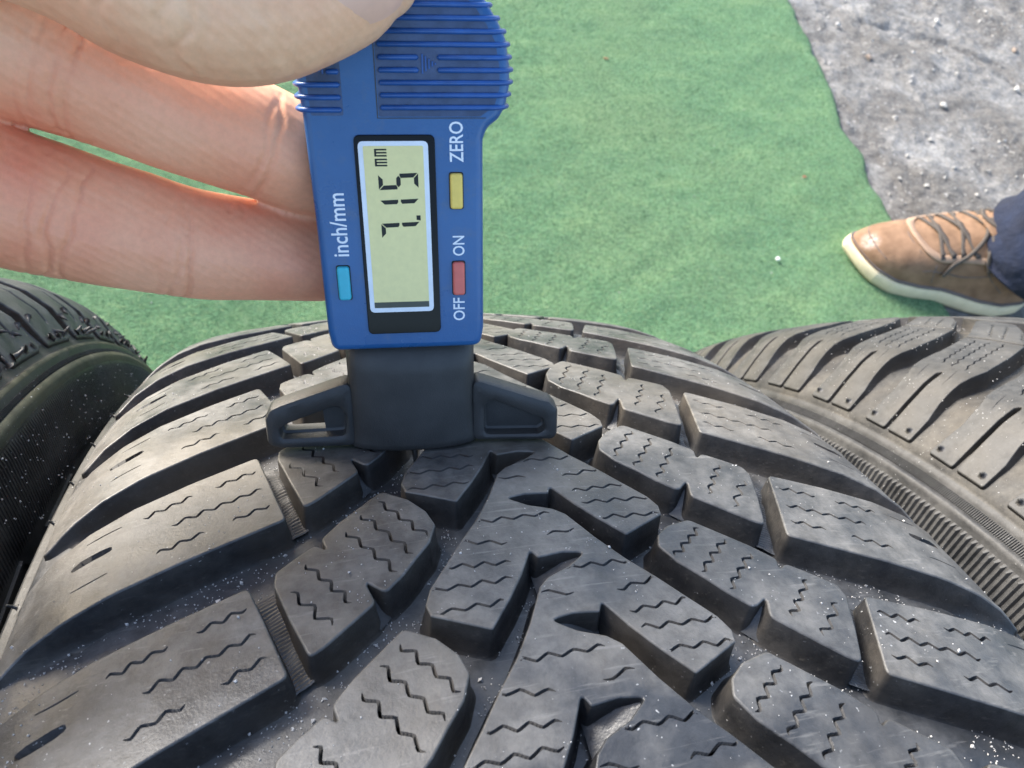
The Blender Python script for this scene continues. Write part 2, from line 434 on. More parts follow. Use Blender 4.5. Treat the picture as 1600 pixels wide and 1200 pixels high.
o = link('felt_fibres', mkmesh('felt_fibres', FV, FF, fm, False, rng.choice(3, nf, p=(.40, .34, .26))), carpet); o['kind'] = 'stuff'

# ------------------------------------------------------------------ main tyre
R = 315.0; C0 = 2 * math.pi * R
S = Surf(R, [0, 20, 40, 55, 64, 70, 75, 79, 83, 87, 91], [315, 314.5, 313, 311.2, 309.6, 307.5, 304.5, 300.5, 295, 288, 279])
GD = 5.5
def gdepth(x): return GD * float(np.interp(abs(x), [0, 60, 68, 74, 79.5, 82], [1, 1, .93, .6, .12, .02])) + .05
tyre = empty('tyre'); tag(tyre, 'worn winter tyre with V-shaped tread under the blue depth gauge', 'tyre', 'tyres standing in a row on the carpet')
RT = (0, 0, R)
half = []
xs = np.concatenate([np.arange(0, 60, 5), np.arange(60, 80.1, 1.5)])
outer = [(x, float(S.r(x)) - gdepth(x)) for x in xs]
side = [(80.6, 297.6), (81.4, 297.9), (82.2, 297.0), (82.6, 295.2), (84.5, 291.5), (87.5, 284), (90.5, 272), (92.6, 256), (93, 240), (91, 224), (87, 210), (84, 204), (80, 200), (72, 199), (68, 203), (74, 209), (80, 222), (85, 240), (85, 258), (80, 278), (70, 290), (40, 298)]
prof = [(-x, r) for x, r in (outer + side)[::-1]][:-1] + outer + side
prof.append(prof[0])
nL = len(side); mi = []
for j in range(len(prof) - 1): mi.append(0 if abs((prof[j][0] + prof[j + 1][0]) / 2) < 79 and prof[j][1] > 299 else 1)
link('casing', revolve('casing', prof, [M_FLOOR, M_SIDE], 480, mi), tyre, RT)

# canonical middle block (u inner->outer, v near->far), shoulder block, measured once and fitted to each place
MBLK = [(0, 1.0), (.174, 1.0), (.402, 1.0), (.582, .965), (.604, .79), (.634, .95), (.81, .975), (.955, .985), (1.0, .87), (1.005, .46), (1.0, .02), (.908, -.02), (.748, -.06), (.585, -.10), (.562, .12), (.550, .13), (.524, -.05), (.502, -.11), (.389, -.125), (.27, -.10), (.137, -.085), (.02, .03), (-.03, .27), (-.045, .6)]
MSIP = [((.095, .88), (.115, .0), 7), ((.26, .88), (.253, -.03), 7), ((.425, .82), (.392, -.04), 7), ((.765, .82), (.682, .10), 7)]
MSIP5 = [(.93, .64), (.875, .47), (.872, .35), (.84, .24), (.825, .12)]
SSIP = [((.045, .79), (.285, .79), 5), ((.05, .50), (.53, .51), 10), ((.045, .25), (.235, .24), 4), ((.415, .79), (.685, .785), 6), ((.372, .24), (.598, .235), 5)]
SSLIT = [((.80, .815), (.99, .84), .32, 2.2), ((.828, .585), (1.03, .60), 1.5, 3.2), ((.82, .29), (.99, .305), .3, 1.6)]
def m_block(q, name='tread_block'):
    poly = [bil(q, *p) for p in MBLK]
    sp = [zigzag(bil(q, *a), bil(q, *b), n, 1.15, .5) for a, b, n in MSIP] + [zigzag(bil(q, .93, .68), bil(q, .828, .08), 5, 1.5, .46)]
    return block_mesh(name, poly, sp, S, GD, [M_TOP, M_WALL], 1.3, .33, 3.4)
def s_block(q, name='tread_block', slot=True):
    sg = 1 if q[0][0] > 0 else -1
    far = [bil(q, u, 1) for u in (0, .25, .5, .75, 1.0)]; near = [bil(q, u, 0) for u in (1.0, .75, .5, .25, 0)]
    ef = far[-1] + (far[-1] - far[-2]) / abs(far[-1][0] - far[-2][0]) * 9.3; en = near[0] + (near[0] - near[1]) / abs(near[0][0] - near[1][0]) * 9.3
    poly = far + [ef, en] + near
    sp = [zigzag(bil(q, *a), bil(q, *b), n, .95, .5) for a, b, n in SSIP]
    sl = []
    for a, b, w, d in SSLIT:
        pa, pb = bil(q, *a), bil(q, *b); bend = np.array([0, random.uniform(-.3, .3)])
        sl.append((ribbon([pa + (pb - pa) * t + bend * math.sin(math.pi * t) for t in (0, .06, .25, .5, .75, .94, 1)], w, .45), d))
    return block_mesh(name, poly, sp, S, gdepth, [M_TOP, M_WALL], 1.0, .32, 3.4, slots=sl)

LS = [[(-39.3, 249.5), (-70, 231.0), (-70, 246), (-44.9, 263)], [(-39.4, 219.2), (-70, 200.6), (-70, 218), (-45.3, 236.4)],
      [(-40, 188.5), (-70, 173.5), (-70, 192.5), (-45.9, 206.5)], [(-40.1, 157), (-70.4, 146.0), (-70, 164.9), (-45, 176)],
      [(-39.8, 128.3), (-70, 115.5), (-70, 135.1), (-45.2, 144.1)], [(-39.8, 100.6), (-70, 88), (-70, 106.8), (-45.2, 115.6)]]
RS = [[(39, 239.5), (70, 215), (70, 236), (45.8, 255.4)], [(38.9, 205.8), (70, 184), (70, 205.5), (45.4, 222.8)], [(38.9, 171.6), (70, 154.5), (70, 175.5), (44.9, 190.6)],
      [(39.1, 140.6), (70.5, 127.2), (70, 147), (45.4, 156.7)], [(39, 114.6), (70, 100.5), (70.5, 118.8), (44.8, 127.5)], [(39, 89), (70, 75), (70, 93), (45, 101.6)]]
LM = [[(-17.2, 269), (-37.2, 249), (-42.5, 264), (-25.2, 279)], [(-17.2, 242), (-37.2, 218.5), (-42.5, 237), (-25.2, 252)], [(-17.2, 211.5), (-37.2, 188.8), (-42.5, 206.8), (-25.2, 221.5)],
      [(-17.2, 181), (-37.2, 158.9), (-42.3, 176.4), (-25.2, 191)], [(-17.2, 150.5), (-37.2, 130), (-42.5, 145.4), (-25.2, 160.4)], [(-17.2, 124), (-37.2, 102.6), (-42.3, 117.6), (-25.2, 132.2)], [(-17.2, 97), (-37.2, 76.5), (-42.3, 91), (-25.2, 105.5)]]
RM = [[(14.5, 261.5), (37, 241), (42.6, 258), (21.5, 272)], [(14.6, 230.7), (37.1, 210), (43, 227.6), (20.8, 241.5)], [(14, 196.3), (36.3, 173.7), (42.4, 193.2), (22.1, 208.4)], [(14.4, 166.4), (36.4, 142.9), (42.4, 158.6), (23.3, 174.6)],
      [(14.6, 140.8), (36.2, 116.2), (42.4, 129.3), (23.1, 145.6)], [(13.9, 115.1), (36.2, 90.8), (42.1, 103.2), (22.8, 120.2)], [(14, 89), (36.2, 66), (42.1, 78), (22.8, 94.5)]]
BLK_POLYS = []
def row(quads, fn):
    for q in quads:
        link('tread_block', fn(q), tyre, RT)
    ref = quads[-2]; s_top, s_low, s_ref = quads[0][3][1], quads[-1][3][1], ref[3][1]
    gap = s_low + C0 - s_top; n = int(round(gap / 28.5)); p = gap / n
    me = fn(ref)
    for i in range(1, n):
        link('tread_block', me, tyre, RT, ((-(s_top + i * p - s_ref) / R), 0, 0))
row(LS, s_block); row(RS, s_block); row(LM, m_block); row(RM, m_block)

# zig-zag centre rib, one continuous piece round the tyre
CH = [(12.4, 0), (8.8, 4.6), (6.2, 8.4), (3.7, 12.9), (2.9, 11.3), (-1.0, 11.7), (-4.3, 11.2), (-1.2, 8.9), (2.5, 7.4), (4.2, 5.9), (7.2, .2), (8.6, -2.0), (10.4, -4.8), (13.6, -8.8), (16.5, -12.8), (19.6, -16.9), (20.6, -19.4), (20.2, -21.3)]
CSIP = [((5.5, 14.6), (12.6, 15.8), 4), ((5.9, 10.7), (15.5, 11.4), 6), ((6.5, 7.8), (18.6, 7.6), 7), ((8.2, 4.1), (18.6, 3.8), 6), ((-2.8, 19.6), (9.4, 19.6), 7), ((-5.6, 15.8), (-.9, 15.0), 2)]
base = [292, 261, 230.5, 199.9, 169.8, 143.4, 118.5, 93.8]
up_ = [292 + 29.0 * i for i in range(1, 15)][::-1]
s_start = up_[0]; dn_n = int(round((93.8 - (s_start - C0)) / 27.5)); dn_p = (93.8 - (s_start - C0)) / dn_n
tipsR = up_ + base + [93.8 - dn_p * i for i in range(1, dn_n + 1)]
tipsL = [(a + b) / 2 - 1.4 for a, b in zip(tipsR, tipsR[1:])]
def chain(tips, sg):
    out = []
    for a, b in zip(tips, tips[1:]):
        k = (a - b) / 24.9
        out += [(sg * x - 1.2, a + d * k) for x, d in CH]
    return out
rc_, lc_ = chain(tipsR, 1), chain(tipsL, -1)
rc_ = rc_[:-0 or None]
# trim both chains to the same arc and close them by straight cuts
s_hi, s_lo = tipsL[0] - 14, tipsL[0] - 14 - C0 + 1
rc_ = [q for q in rc_ if s_lo + 13 < q[1] < s_hi - 1]; lc_ = [q for q in lc_ if s_lo + 13 < q[1] < s_hi - 1]
poly = rc_ + lc_[::-1]
sp = []
for tips, sg in ((tipsR, 1), (tipsL, -1)):
    for a, b in zip(tips, tips[1:]):
        if 60 < b < 300:
            k = (a - b) / 24.9
            for p0, p1, n in CSIP: sp.append(zigzag((sg * (p0[0] + 1.2) - 1.2, b + p0[1] * k), (sg * (p1[0] + 1.2) - 1.2, b + p1[1] * k), n, .9, .44))
link('centre_rib', block_mesh('centre_rib', poly, sp, S, GD, [M_TOP, M_WALL], .42, .28, 3.4), tyre, RT)
RIBP = [np.array(q) for q in poly]

# sloping groove floors: pockets of the centre rib, side notches and the bridges between middle and shoulder blocks
def ramp_mesh(name, tri, hs, n=5):
    V = []; F = []; rows = []
    A, B, Cc = [np.array(t, float) for t in tri]
    for i in range(n + 1):
        row_ = []
        for j in range(i + 1):
            u_ = i / n; w_ = (j / i) if i else 0
            q = A * (1 - u_) + (B * (1 - w_) + Cc * w_) * u_; h = hs[0] * (1 - u_) + (hs[1] * (1 - w_) + hs[2] * w_) * u_
            row_.append(len(V)); V.append(S.at(q[0], q[1], h))
        rows.append(row_)
    for i in range(n):
        for j in range(i + 1):
            F.append((rows[i][j], rows[i + 1][j], rows[i + 1][j + 1]))
            if j < i: F.append((rows[i][j], rows[i + 1][j + 1], rows[i][j + 1]))
    return recalc(mkmesh(name, V, F, M_FLOOR))
for tips, sg in ((tipsR, 1), (tipsL, -1)):
    for a, b in zip(tips, tips[1:]):
        if 40 < a < 330:
            k = (a - b) / 24.9; pt = lambda x, d: (sg * x - 1.2, a + d * k)
            link('groove_ramp', ramp_mesh('groove_ramp', [pt(-5.2, 11.2), pt(3.6, 12.6), pt(3.4, 5.6)], (-.3, -4.2, -5.2)), tyre, RT)
for q in LM + RM:
    link('groove_ramp', ramp_mesh('groove_ramp', [bil(q, .557, .22), bil(q, .592, -.15), bil(q, .506, -.15)], (-.1, -5.2, -5.2)), tyre, RT)
def bridge(a0, a1, b0, b1):
    V = []; F = []; n, m_ = 56, 4
    for i in range(n + 1):
        for j in range(m_ + 1):
            u_, w_ = i / n, j / m_
            q = (np.array(a0) * (1 - u_) + np.array(a1) * u_) * (1 - w_) + (np.array(b0) * (1 - u_) + np.array(b1) * u_) * w_
            V.append(S.at(q[0], q[1], -3.5 - 1.3 * u_ + (.10 if i % 2 else 0) + .5 * (vnoise(u_ * 9, w_ * 2 + a0[1], 61) - .5)))
    for i in range(n):
        for j in range(m_): a = i * (m_ + 1) + j; F.append((a, a + 1, a + m_ + 2, a + m_ + 1))
    return recalc(mkmesh('groove_bridge', V, F, M_FLOOR, False))
for MS, SS in ((LM, LS), (RM, RS)):
    for m_q in MS:
        j = min(SS, key=lambda t: abs(t[3][1] - m_q[2][1]))
        if abs(j[3][1] - m_q[2][1]) < 12: link('groove_bridge', bridge(m_q[2], m_q[1], j[3], j[0]), tyre, RT)

# moulding whiskers along the shoulder edge
wm = whisker_mesh('rubber_whisker', 3.4, .38, M_WALL)
for i, a in enumerate([122, 141, 160, 182, 196, 214, 233, 251, 97, 70]):
    p = S.at(-80.5, a, 0); n = S.at(-80.5, a, 1) - p
    o = link('rubber_whisker', wm, tyre, (p[0], p[1], p[2] + R))
    o.rotation_euler = (Vector((-1, .1, .35)) + Vector(n) * .3).to_track_quat('Z', 'X').to_euler()
    s_ = random.uniform(.2, .5); o.scale = (1, 1, s_)

# ------------------------------------------------------------------ right tyre
R2 = 310.0; C2 = 2 * math.pi * R2; X2 = 213
S2 = Surf(R2, [0, 30, 55, 62, 66, 70, 76, 82, 88, 94], [310, 309, 306.6, 305, 303.4, 300.5, 295, 288.4, 280, 270])
tyre2 = empty('tyre', (X2, 0, 0)); tag(tyre2, 'dusty tyre with slanted shoulder ribs and ribbed sidewall band, on the right', 'tyre', 'tyres standing in a row on the carpet')
RT2 = (0, 0, R2)
def gd2(x): return 5.6 * float(np.interp(abs(x), [0, 60, 70, 78, 83], [1, 1, .75, .36, .25])) + .05
xs = np.concatenate([np.arange(0, 60, 6), np.arange(60, 84, 2)])
outer = [(x, float(S2.r(x)) - gd2(x)) for x in xs]
side = [(82.3, 285.6), (82.6, 284.9), (83.4, 284.6), (83.8, 283.4), (84.4, 282.2), (86.0, 281.0), (86.3, 281.4), (87.4, 280.6), (87.7, 279.6), (88.0, 278.4), (91.5, 270.5), (92.4, 268), (95.5, 258), (98, 243), (96, 226), (90, 210), (84, 201), (72, 200), (76, 208), (85, 230), (87, 255), (78, 280), (50, 294)]
prof = [(-x, r) for x, r in (outer + side)[::-1]][:-1] + outer + side; prof.append(prof[0])
mi = [0 if prof[j][1] > 284.7 and abs(prof[j][0]) < 84 else 1 for j in range(len(prof) - 1)]
link('casing', revolve('casing', prof, [M_RFLR, M_RTOP], 480, mi), tyre2, RT2)
n2 = 70; p2 = C2 / n2
SH = [(-33.4, 12.2), (-53.1, 3), (-65.5, 0), (-68.5, -1.4), (-74.7, -3), (-82.3, -2), (-82.4, -11), (-76.3, -10.4), (-69.7, -9.4), (-65.2, -9.0), (-63.6, -9.8), (-65.2, -10.6), (-69.7, -10.9), (-76.3, -11.9), (-82.4, -12.6), (-82.4, -22), (-77, -21.6), (-72.5, -19.8), (-67.8, -18.8), (-55.6, -17.6), (-39.5, -10.8), (-27.0, -4.4)]
CE = [(-32.3, 13.0), (-26, 17.6), (-19, 23.5), (-5.3, 35), (-1.2, 36), (-1.0, 22), (-10.6, 10.6), (-25.6, -3.0)]
def mir(p, d): return [(-x, s + d) for x, s in p]
shs = [zigzag((-60, -5.2), (-34.5, 7.0), 14, .9, .5), zigzag((-60, -9.2), (-33, 3.4), 14, .9, .5), zigzag((-59.6, -13.4), (-31.0, -.6), 14, .9, .5), ribbon([(-68.5, -5.2), (-66, -4.4), (-62.5, -3.2)], .35), ribbon([(-68, -14.6), (-65, -14), (-61.5, -12.6)], .35)]
ces = [zigzag((-27, 4), (-7, 20), 11, .9, .5), zigzag((-27, 9), (-7, 26), 11, .9, .5), zigzag((-23, .5), (-8, 13), 9, .9, .5)]
def d2(x): return gd2(x)
meshes2 = []
for poly, sp in ((SH, shs), (CE, ces)):
    meshes2.append(block_mesh('tread_block', poly, sp, S2, gd2, [M_RTOP, M_WALL], .6, .3, 4, flare=.5))
    meshes2.append(block_mesh('tread_block', mir(poly, 11), [[(-q[0], q[1] + 11) for q in c] for c in sp], S2, gd2, [M_RTOP, M_WALL], .6, .3, 4, flare=.5))
pin = whisker_mesh('mould_pin', 1.5, .75, M_WALL, .1)
for i in range(n2):
    a = 252 - i * p2
    for me in meshes2: link('tread_block', me, tyre2, RT2, (-a / R2, 0, 0))
    if -40 < a < 330:
        for ds in (-4.2, -19.4):
            p = S2.at(-80.6, a + ds + (5.2 if ds > -10 else 0) - 5.2 * (ds > -10) - 0, 0); n = S2.at(-80.6, a + ds, 1) - p
            o = link('mould_pin', pin, tyre2, (p[0], p[1], p[2] + R2)); o.rotation_euler = Vector(n).to_track_quat('Z', 'X').to_euler()
sb = serrated('serration', -83.9, 283.1, -86.0, 281.1, .62, .42, M_RTOP, nrm=(-.7, .7)); o = link('serrated_band', sb, tyre2, RT2); o['kind'] = 'stuff'
sb = serrated('serration', -88.1, 278.3, -92.2, 268.8, 1.75, .8, M_RTOP, nrm=(-.9, .4)); o = link('serrated_band', sb, tyre2, RT2); o['kind'] = 'stuff'

# ------------------------------------------------------------------ left tyre
R3 = 315.0; C3 = 2 * math.pi * R3; X3, Y3 = -195, 25.7
S3 = Surf(R3, [0, 40, 60, 70, 78, 84, 88, 91, 94, 97], [315, 313, 311, 309, 305, 299.5, 292.7, 287.6, 283, 276])
tyre3 = empty('tyre', (X3, Y3, 0)); tag(tyre3, 'glossy black tyre with rubber whiskers and olive sidewall ridge, on the left', 'tyre', 'tyres standing in a row on the carpet')
RT3 = (0, 0, R3)
def gd3(x): return 6.5 * float(np.interp(abs(x), [0, 60, 78, 86, 90.5], [1, 1, .75, .45, .12])) + .05
xs = np.concatenate([np.arange(0, 60, 6), np.arange(60, 90.6, 2)])
outer = [(x, float(S3.r(x)) - gd3(x)) for x in xs]
side = [(90.6, 288.2), (91.2, 288.4), (92.0, 287.6), (92.4, 286.2), (93.4, 284.6), (94.0, 284.9), (95.2, 283.4), (95.5, 281.8), (96.2, 279), (98, 270), (99.6, 258), (100, 244), (97, 226), (91, 210), (84, 201), (72, 200), (76, 208), (88, 230), (90, 255), (82, 280), (50, 298)]
prof = [(-x, r) for x, r in (outer + side)[::-1]][:-1] + outer + side; prof.append(prof[0])
mi = []
for j in range(len(prof) - 1):
    r_, x_ = (prof[j][1] + prof[j + 1][1]) / 2, abs(prof[j][0] + prof[j + 1][0]) / 2
    mi.append(0 if x_ < 89 and r_ > 288 else (2 if (x_ > 90.5 and 287 < r_ < 289) or (93.4 < x_ < 95.7 and 281.5 < r_ < 285.2) else 1))
link('casing', revolve('casing', prof, [M_LTOP, M_LSIDE, M_OLIVE], 480, mi), tyre3, RT3)
n3 = 68; p3 = C3 / n3
LB = [(89.6, -1), (84, -3), (78, -5), (66, -8), (46, -15), (12, -30), (10, -20), (44, -1), (64, 10), (72, 9.4), (80, 9.6), (86, 11), (86.3, 12), (80, 10.8), (72, 10.8), (65, 12.4), (66, 14.5), (78, 18), (84, 20), (89.6, 22)]
ls = [zigzag((50, -7), (76, 0), 8, .7, .35), zigzag((50, -1), (74, 5), 8, .7, .35), ribbon([(70, 13.6), (76, 14.6), (83, 16.4)], .45)]
LB2 = [(-x, s + 14) for x, s in LB]
meB = block_mesh('tread_block', LB, ls, S3, gd3, [M_LTOP, M_WALL], 1.2, .5, 4, flare=.7)
meC = block_mesh('tread_block', LB2, [[(-q[0], q[1] + 14) for q in c] for c in ls], S3, gd3, [M_LTOP, M_WALL], 1.2, .5, 4, flare=.7)
wk = whisker_mesh('rubber_whisker', 3.4, .8, M_WALL, .4)
for i in range(n3):
    a = 261 - 8 * p3 + i * p3
    link('tread_block', meB, tyre3, RT3, (-a / R3, 0, 0)); link('tread_block', meC, tyre3, RT3, (-a / R3, 0, 0))
    if 120 < a < 380:
        for ds in (3, 10, 17):
            p = S3.at(88.6, a + ds + random.uniform(-2, 2), 0); n = S3.at(88.6, a + ds, 1) - p
            o = link('rubber_whisker', wk, tyre3, (p[0], p[1], p[2] + R3))
            o.rotation_euler = (Vector(n) + Vector((random.uniform(-.2, .5), random.uniform(-.6, .6), random.uniform(-.3, .3)))).to_track_quat('Z', 'X').to_euler()
            o.scale = (1, 1, random.uniform(.35, 1.1))
        for ds in (-1, 5, 13, 19):
            p = S3.at(random.uniform(84, 89.5), a + ds + random.uniform(-2, 2), 0)
            o = link('rubber_whisker', wk, tyre3, (p[0], p[1], p[2] + R3)); o.rotation_euler = (random.uniform(-1.2, 1.2), random.uniform(.2, 1.4), random.uniform(-2, 2)); o.scale = (.8, .8, random.uniform(.3, .9))
sb = serrated('serration', 92.5, 286.0, 93.3, 284.7, .55, .35, M_LSIDE, nrm=(.8, .5)); o = link('serrated_band', sb, tyre3, RT3); o['kind'] = 'stuff'
sb = serrated('serration', 95.7, 281.4, 99.0, 262.5, 1.25, .42, M_LSIDE, nrm=(.95, .2)); o = link('serrated_band', sb, tyre3, RT3); o['kind'] = 'stuff'
# raised lettering outlines low on the sidewall
def side_bar(pts, w=.9, h=.7):
    V = []; F = []
    for i, (a, r) in enumerate(pts):
        x = float(np.interp(-r, [-281.8, -279, -270, -258, -244], [95.5, 96.2, 98, 99.6, 100])); t = a / R3
        a0, b0 = pts[max(i - 1, 0)], pts[min(i + 1, len(pts) - 1)]; d = np.array([b0[0] - a0[0], b0[1] - a0[1]], float); d /= np.linalg.norm(d); nn = np.array([-d[1], d[0]]) * w / 2
        for sg, hh in ((1, -.3), (1, h), (-1, h), (-1, -.3)):
            aa, rr = a + nn[0] * sg * R3 / r, r + nn[1] * sg; tt = aa / R3
            V.append((x + hh, rr * math.sin(tt), rr * math.cos(tt)))
    for i in range(len(pts) - 1):
        for k in range(4):
            a, b = i * 4 + k, i * 4 + (k + 1) % 4; F.append((a, b, b + 4, a + 4))
    return mkmesh('raised_outline', V, F, M_LSIDE, False)
for a in (150, 196, 242, 288):
    link('raised_outline', side_bar([(a, 252), (a + 3, 260), (a + 30, 262), (a + 36, 258), (a + 36, 248), (a + 30, 246), (a + 12, 247)]), tyre3, RT3)

# ------------------------------------------------------------------ grit (salt and sand) on the main tyre and its neighbours
OCT = np.array([(1, 0, 0), (-1, 0, 0), (0, 1, 0), (0, -1, 0), (0, 0, 1), (0, 0, -1)], float)
OF = [(0, 2, 4), (2, 1, 4), (1, 3, 4), (3, 0, 4), (2, 0, 5), (1, 2, 5), (3, 1, 5), (0, 3, 5)]
cand = np.stack([rng.uniform(-79, 79, 70000), rng.uniform(78, 300, 70000)], 1)
on = np.zeros(len(cand), bool)
for q in LS + RS:
    e = [bil(q, 0, 0), bil(q, 1.3, 0), bil(q, 1.3, 1), bil(q, 0, 1)]; on |= pip(cand, e)
for q in LM + RM: on |= pip(cand, [bil(q, *p) for p in MBLK])
on |= pip(cand, [q for q in RIBP if 40 < q[1] < 330])
near = np.zeros(len(cand), bool)
cl = vnoise(cand[:, 0] / 7, cand[:, 1] / 7, 21) * .6 + vnoise(cand[:, 0] / 2.2, cand[:, 1] / 2.2, 22) * .4
keep = np.where(on, (cl > .72) & (rng.random(len(cand)) < .16), (cl > .47) & (rng.random(len(cand)) < .55))
keep |= rng.random(len(cand)) < np.where(on, .012, .07)
gp, gon = cand[keep], on[keep]
GV = []; GF = []
def grain(p, s):
    k = len(GV); sc = s * rng.uniform(.6, 1.2, 3); a = rng.normal(size=(3, 3)); qm, _ = np.linalg.qr(a)
    GV.extend((OCT * sc * rng.uniform(.75, 1.2, (6, 1))) @ qm + p); GF.extend([(a_ + k, b_ + k, c_ + k) for a_, b_, c_ in OF])
for (x, a), o_ in zip(gp, gon):
    s = min(.30, .045 * rng.pareto(2.4) + .085) * (1.25 if not o_ else .95)
    h = s * .4 if o_ else -gdepth(x) + s * .4 + .05
    p = S.at(x, a, h); grain(p + np.array(RT), s)
for x, a, s in ((-50.5, 147.5, .8), (-60.5, 141, .45), (-64, 137, .4), (-20.5, 128.5, .45), (-63, 160, .4)):
    grain(S.at(x, a, -gdepth(x) + s * .5) + np.array(RT), s)
for i in range(500):       # a light scatter on the neighbours
    x, a = rng.uniform(-82, -20), rng.uniform(150, 300); grain(S2.at(x, a, .03 - (gd2(x) if rng.random() < .2 else 0)) + np.array((X2, 0, R2)), rng.uniform(.08, .22))
for i in range(150):
    r_ = rng.uniform(262, 281); a = rng.uniform(180, 330) / R3
    x = float(np.interp(-r_, [-281.8, -279, -270, -258], [95.5, 96.2, 98, 99.6])); grain(np.array((X3 + x + .5, Y3 + r_ * math.sin(a), R3 + r_ * math.cos(a))), rng.uniform(.08, .32))
M_GRIT = plain('salt_grit', (.44, .43, .41), .7, .4, .25, 900)
g = link('grit', mkmesh('grit', GV, GF, M_GRIT, False)); tag(g, 'white salt and sand grains strewn over the tyres', 'grit', kind='stuff')

# ------------------------------------------------------------------ depth gauge
GO = Vector((-19.12, 161.78, 584.88)); gxv = Vector((.98879, -.08858, .12024)); gyv = Vector((.1388, .84218, -.52103)); gzv = Vector((-.05511, .53187, .84503))
gauge = empty('depth_gauge'); gauge.matrix_world = Matrix.Translation(GO * MM) @ Matrix((gxv, gyv, gzv)).transposed().to_4x4()
tag(gauge, 'blue digital tread depth gauge reading 7.15 pressed onto the tread', 'gauge')
m, nt, bs, nd, lk = mat('blue_plastic')
n1 = noise(nt, 60, 5, .65); r1 = ramp(nt, n1.outputs[0], [(.35, (.014, .085, .235)), (.7, (.026, .115, .29))])
n2_ = noise(nt, 350, 4, .7); r2 = ramp(nt, n2_.outputs[0], [(.54, 0.0), (.78, .5)])
lk.new(mix(nt, r2.outputs[0], r1.outputs[0], (.08, .12, .19)), bs.inputs['Base Color'])
rr = ramp(nt, n1.outputs[0], [(.3, .22), (.7, .36)]); lk.new(rr.outputs[0], bs.inputs['Roughness'])
nb = noise(nt, 4200, 2, .6); bump(nt, bs, nb.outputs[0], .25, .00012)
M_BLUE = m
M_RIB = plain('blue_grip', (.016, .085, .29), .28, .5, .15, 500)
M_BLACK = plain('black_plastic', (.036, .035, .033), .46, .5, .3, 120, .35, 4200)
M_BEZEL = plain('glossy_bezel', (.004, .004, .004), .10, .18, .3, 300)
M_WHITE = plain('white_print', (.72, .76, .80), .45, .4, .05)
M_LCD = plain('lcd_glass', (.76, .67, .30), .28, .5, .04, 900)
M_SEG = plain('lcd_segment', (.012, .013, .010), .4, .3, .05)
M_LCDD = plain('lcd_shade', (.06, .065, .05), .35, .4, .1)  # dark tone for the bezel's shadow painted on the LCD

def plate(name, poly, y0, y1, m, bev=.8, rnd=1.0, back=True, parent=gauge, grid=None):
    """outline in (x,z), front at y0 (towards the viewer), back at y1"""
    p = densify(round_poly(ccw(poly), rnd, 12, 5), 3); n = len(p); V = []; F = []
    rings = [(offset(p, -bev), y0), (offset(p, -bev * .55), y0 + bev * .1), (offset(p, -bev * .22), y0 + bev * .34), (offset(p, -.03 * bev), y0 + bev * .75), (np.array(p), y0 + bev * 1.1), (np.array(p), y1 - bev * .5), (offset(p, -bev * .5), y1)]
    for q, y in rings: V += [(a, y, b) for a, b in q]
    for k in range(len(rings) - 1):
        for i in range(n):
            j = (i + 1) % n; F.append((k * n + i, k * n + j, (k + 1) * n + j, (k + 1) * n + i))
    ov, oe, of, vi, ei, fi = delaunay_2d_cdt([Vector(q) for q in rings[0][0]], [(i, (i + 1) % n) for i in range(n)], [], 1, 1e-6)
    mp = {}
    for k_, l_ in enumerate(vi):
        for q in l_: mp.setdefault(k_, q)
    if len(mp) < len(ov): of = [tuple(range(n))]; mp = {i: i for i in range(n)}
    F += [tuple(mp[i] for i in t) for t in of]
    F += [tuple((len(rings) - 1) * n + mp[i] for i in t) for t in of]
    me = mkmesh(name, V, F, m); recalc(me)
    md_ = len(me.polygons) - 2 * len(of)
    nv = [None] * len(V)
    me.polygons.foreach_set('use_smooth', [i < md_ for i in range(len(me.polygons))])
    return link(name, me, parent)

def rrect(x0, z0, x1, z1): return [(x0, z0), (x1, z0), (x1, z1), (x0, z1)]
BODY = [(-11.2, 20.7), (12.5, 20.7), (13.0, 24), (13.0, 53.0), (13.6, 54.6), (15.2, 55.8), (16.2, 57.4), (16.75, 60), (16.8, 62.5), (16.2, 66.2), (15.2, 68.2), (13.6, 70.6), (11, 73.4), (7, 76), (2, 77.2), (-3, 76.6), (-8, 74), (-11.4, 69.5), (-12.6, 65), (-12.2, 60), (-11.9, 56), (-11.65, 40), (-11.6, 24)]
body = plate('body', BODY, -2, 7.5, M_BLUE, 1.15, 2.4)
